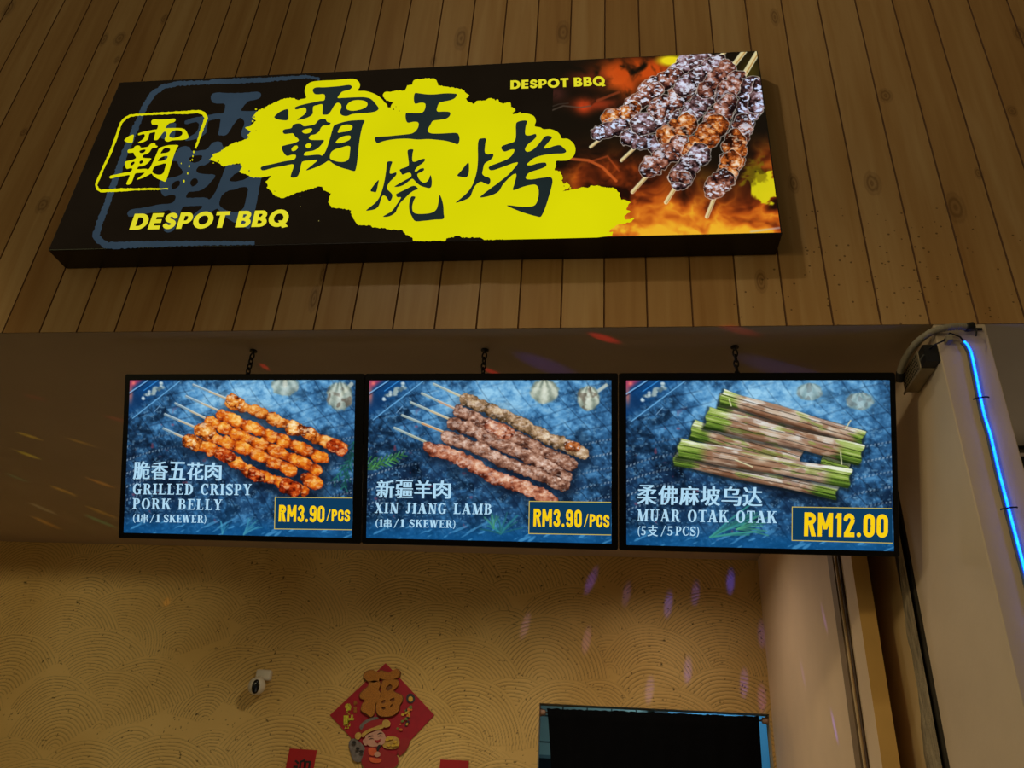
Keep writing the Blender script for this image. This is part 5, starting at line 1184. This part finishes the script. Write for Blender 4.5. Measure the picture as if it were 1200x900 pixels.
# corrugated conduit arching over it
cpts = [hit([p_], (0, -1, 0), (0, yy, 0))[0] for p_, yy in (((1134, 383.5), -.028), ((1122, 382.5), -.030), ((1104, 385), -.022), ((1088, 391), .0), ((1074, 402), .045), ((1064, 415), .10), ((1057.5, 428), .155), ((1055, 437), .19), ((1054.5, 447), .215))]
def spline(P, n=14):
    P = [2*P[0]-P[1]]+list(P)+[2*P[-1]-P[-2]]; out = []
    for i in range(1, len(P)-2):
        for k in range(n):
            t = k/n; out.append(.5*(2*P[i]+(P[i+1]-P[i-1])*t+(2*P[i-1]-5*P[i]+4*P[i+1]-P[i+2])*t*t+(3*P[i]-P[i-1]-3*P[i+1]+P[i+2])*t**3))
    return np.array(out+[P[-2]])
cp_ = spline(cpts)
fl = empty('flexible_conduit', cp_[-1], 'grey corrugated conduit arching from the column top over the power supply box', 'conduit')
MB().tube(cp_[:-6], [.0125+.0016*math.sin(i*2.2) for i in range(len(cp_)-6)], 14).build('corrugated_tube', mat('grey_conduit_plastic', (150, 142, 124), .55, .08, 12), fl, True)
MB().tube(cp_[-16:], .0155, 12).build('black_sleeve', mat('black_sleeve', (18, 17, 16), .6), fl, True)
MB().tube([cp_[0]+np.array([.020, 0, .004]), cp_[0], cp_[3]], .0165, 12).build('black_connector', mat('black_connector', (20, 20, 20), .5), fl, True)
MB().box(cp_[0][0]+.002, cp_[0][0]+.060, -.006, .004, cp_[0][2]+.004, cp_[0][2]+.012).build('strap', mat('black_strap', (14, 14, 14), .5), fl)
MB().tube([cp_[0]+np.array([.016, -.006, .0]), cp_[0]+np.array([.022, -.012, -.02]), cp_[0]+np.array([.014, -.012, -.045])], .003, 6).build('loose_wire', mat('black_wire_b', (16, 15, 14), .5), fl, True)
o = MB().box(1.205, 1.225, -.034, .004, 3.205, 3.230).build('wire_clip', mat('grey_clip', (150, 140, 122), .5)); bevel(o, .003); tag(o, 'small grey wire clip at the top of the right hand column', 'clip')
# neighbour's hanging board at the right edge of the view
nb = empty('neighbour_board', (2.3, 1.0, 2.9), 'black framed hanging board beyond the right hand column', 'board')
qn = [hit([p_], (0, -1, 0), (0, 1.05, 0))[0] for p_ in ((1184, 521.5), (1300, 521), (1300, 558), (1194, 559))]
z1_, z0_ = qn[0][2], qn[3][2]; x0_ = qn[0][0]
b = MB(); b.box(x0_-.05, x0_+.9, 1.05, 1.09, z1_-.022, z1_); b.box(x0_-.05, x0_-.02, 1.05, 1.09, z0_-.5, z1_); b.build('frame', mat('black_frame', (14, 14, 15), .4), nb)
MB().box(x0_-.02, x0_+.9, 1.066, 1.075, z0_-.5, z1_-.05).build('panel', mat('dark_panel', (30, 28, 26), .3), nb)
MB().tube([(x0_+.0, 1.06, z0_-.02), (x0_+.10, 1.06, z1_-.03)], .006, 6).build('pale_stay', mat('pale_stay', (190, 180, 160), .5), nb)
MB().tube([(x0_+.4, 1.07, z1_), (x0_+.4, 1.07, ZS)], .006, 6).build('hanger', mat('black_hanger', (14, 14, 15), .4), nb)

# ================================================================== coloured party-light spots on walls and ceiling
def party(px_, plane, src, colr, gain, deg, albedo=.5):
    n, p0 = plane; t = hit([px_], n, p0)[0]; s = np.array(src, float); d = t-s; L = np.linalg.norm(d); cs = abs(d @ np.array(n))/L
    o = lamp('party_light', 'SPOT', s, t, gain*math.pi/albedo*4*math.pi*L*L/max(cs, .03), srgb(*colr), .004, math.radians(deg), 1.0)
    return o
GB, GY = 1.8, 1.25
CEIL = ((0, 0, 1), (0, 0, ZS)); BACK = ((0, 1, 0), (0, YB-.004, 0)); SIDE = ((1, 0, 0), (XR, 0, 0))
DISCO = (-4.35, -.55, 2.55)
for p_, c, g in (((34, 511), (255, 214, 20), .055), ((33, 533), (255, 230, 20), .06), ((94, 518), (255, 190, 20), .03), ((74, 575), (255, 190, 20), .045), ((118, 566), (255, 170, 30), .05), ((50, 596), (240, 220, 160), .03),
                 ((118, 600), (255, 190, 20), .035), ((55, 613), (255, 170, 20), .04), ((118, 611), (60, 230, 150), .03), ((20, 560), (60, 200, 140), .02), ((42, 466), (255, 60, 60), .02), ((140, 492), (255, 40, 50), .025)):
    party(p_, CEIL, DISCO, c, g*GY, 1.5)
for p_, c, g, dg in (((708, 396), (255, 20, 40), .11, 1.3), ((310, 430), (255, 20, 30), .10, 1.2), ((577, 436), (255, 20, 40), .10, 1.1), ((866, 387), (255, 60, 60), .035, 1.2)):
    party(p_, CEIL, (-1.9, -1.1, 2.6), c, g*1.6, dg)
for p_, c, g, dg in (((640, 428), (60, 40, 255), .045, 3.2), ((930, 436), (70, 90, 255), .03, 3.0)):
    party(p_, CEIL, (-1.9, -1.1, 2.6), c, g, dg)
for p_, sl, c, g in (((692, 682), .40, (90, 70, 255), .11), ((856, 683), .12, (50, 60, 255), .17), ((783, 710), .16, (70, 70, 255), .12), ((734, 698), .2, (110, 90, 255), .04), ((815, 697), .14, (80, 70, 255), .06), ((761, 810), .14, (120, 110, 255), .11),
                     ((872, 802), .10, (100, 80, 255), .13), ((806, 787), .1, (90, 80, 255), .12), ((687, 752), .18, (150, 110, 230), .08), ((615, 735), .24, (150, 120, 220), .06), ((893, 820), .06, (130, 80, 230), .10), ((893, 745), .06, (110, 90, 255), .06)):
    t = hit([p_], *BACK)[0]; zl = t[2]-1.5
    party(p_, BACK, (t[0]-sl*1.5, YB-.50, zl), c, g*GB, 2.5)
for p_, c, g in (((966, 725), (150, 110, 255), .06), ((941, 790), (150, 110, 255), .05), ((978, 852), (110, 90, 255), .16)):
    t = hit([p_], *SIDE)[0]; party(p_, SIDE, (XR-.35, t[1]-.5, t[2]-1.3), c, g*GB, 1.9)
party((195, 706), BACK, (-3.5, 1.2, 1.3), (255, 170, 10), .06, 1.6)
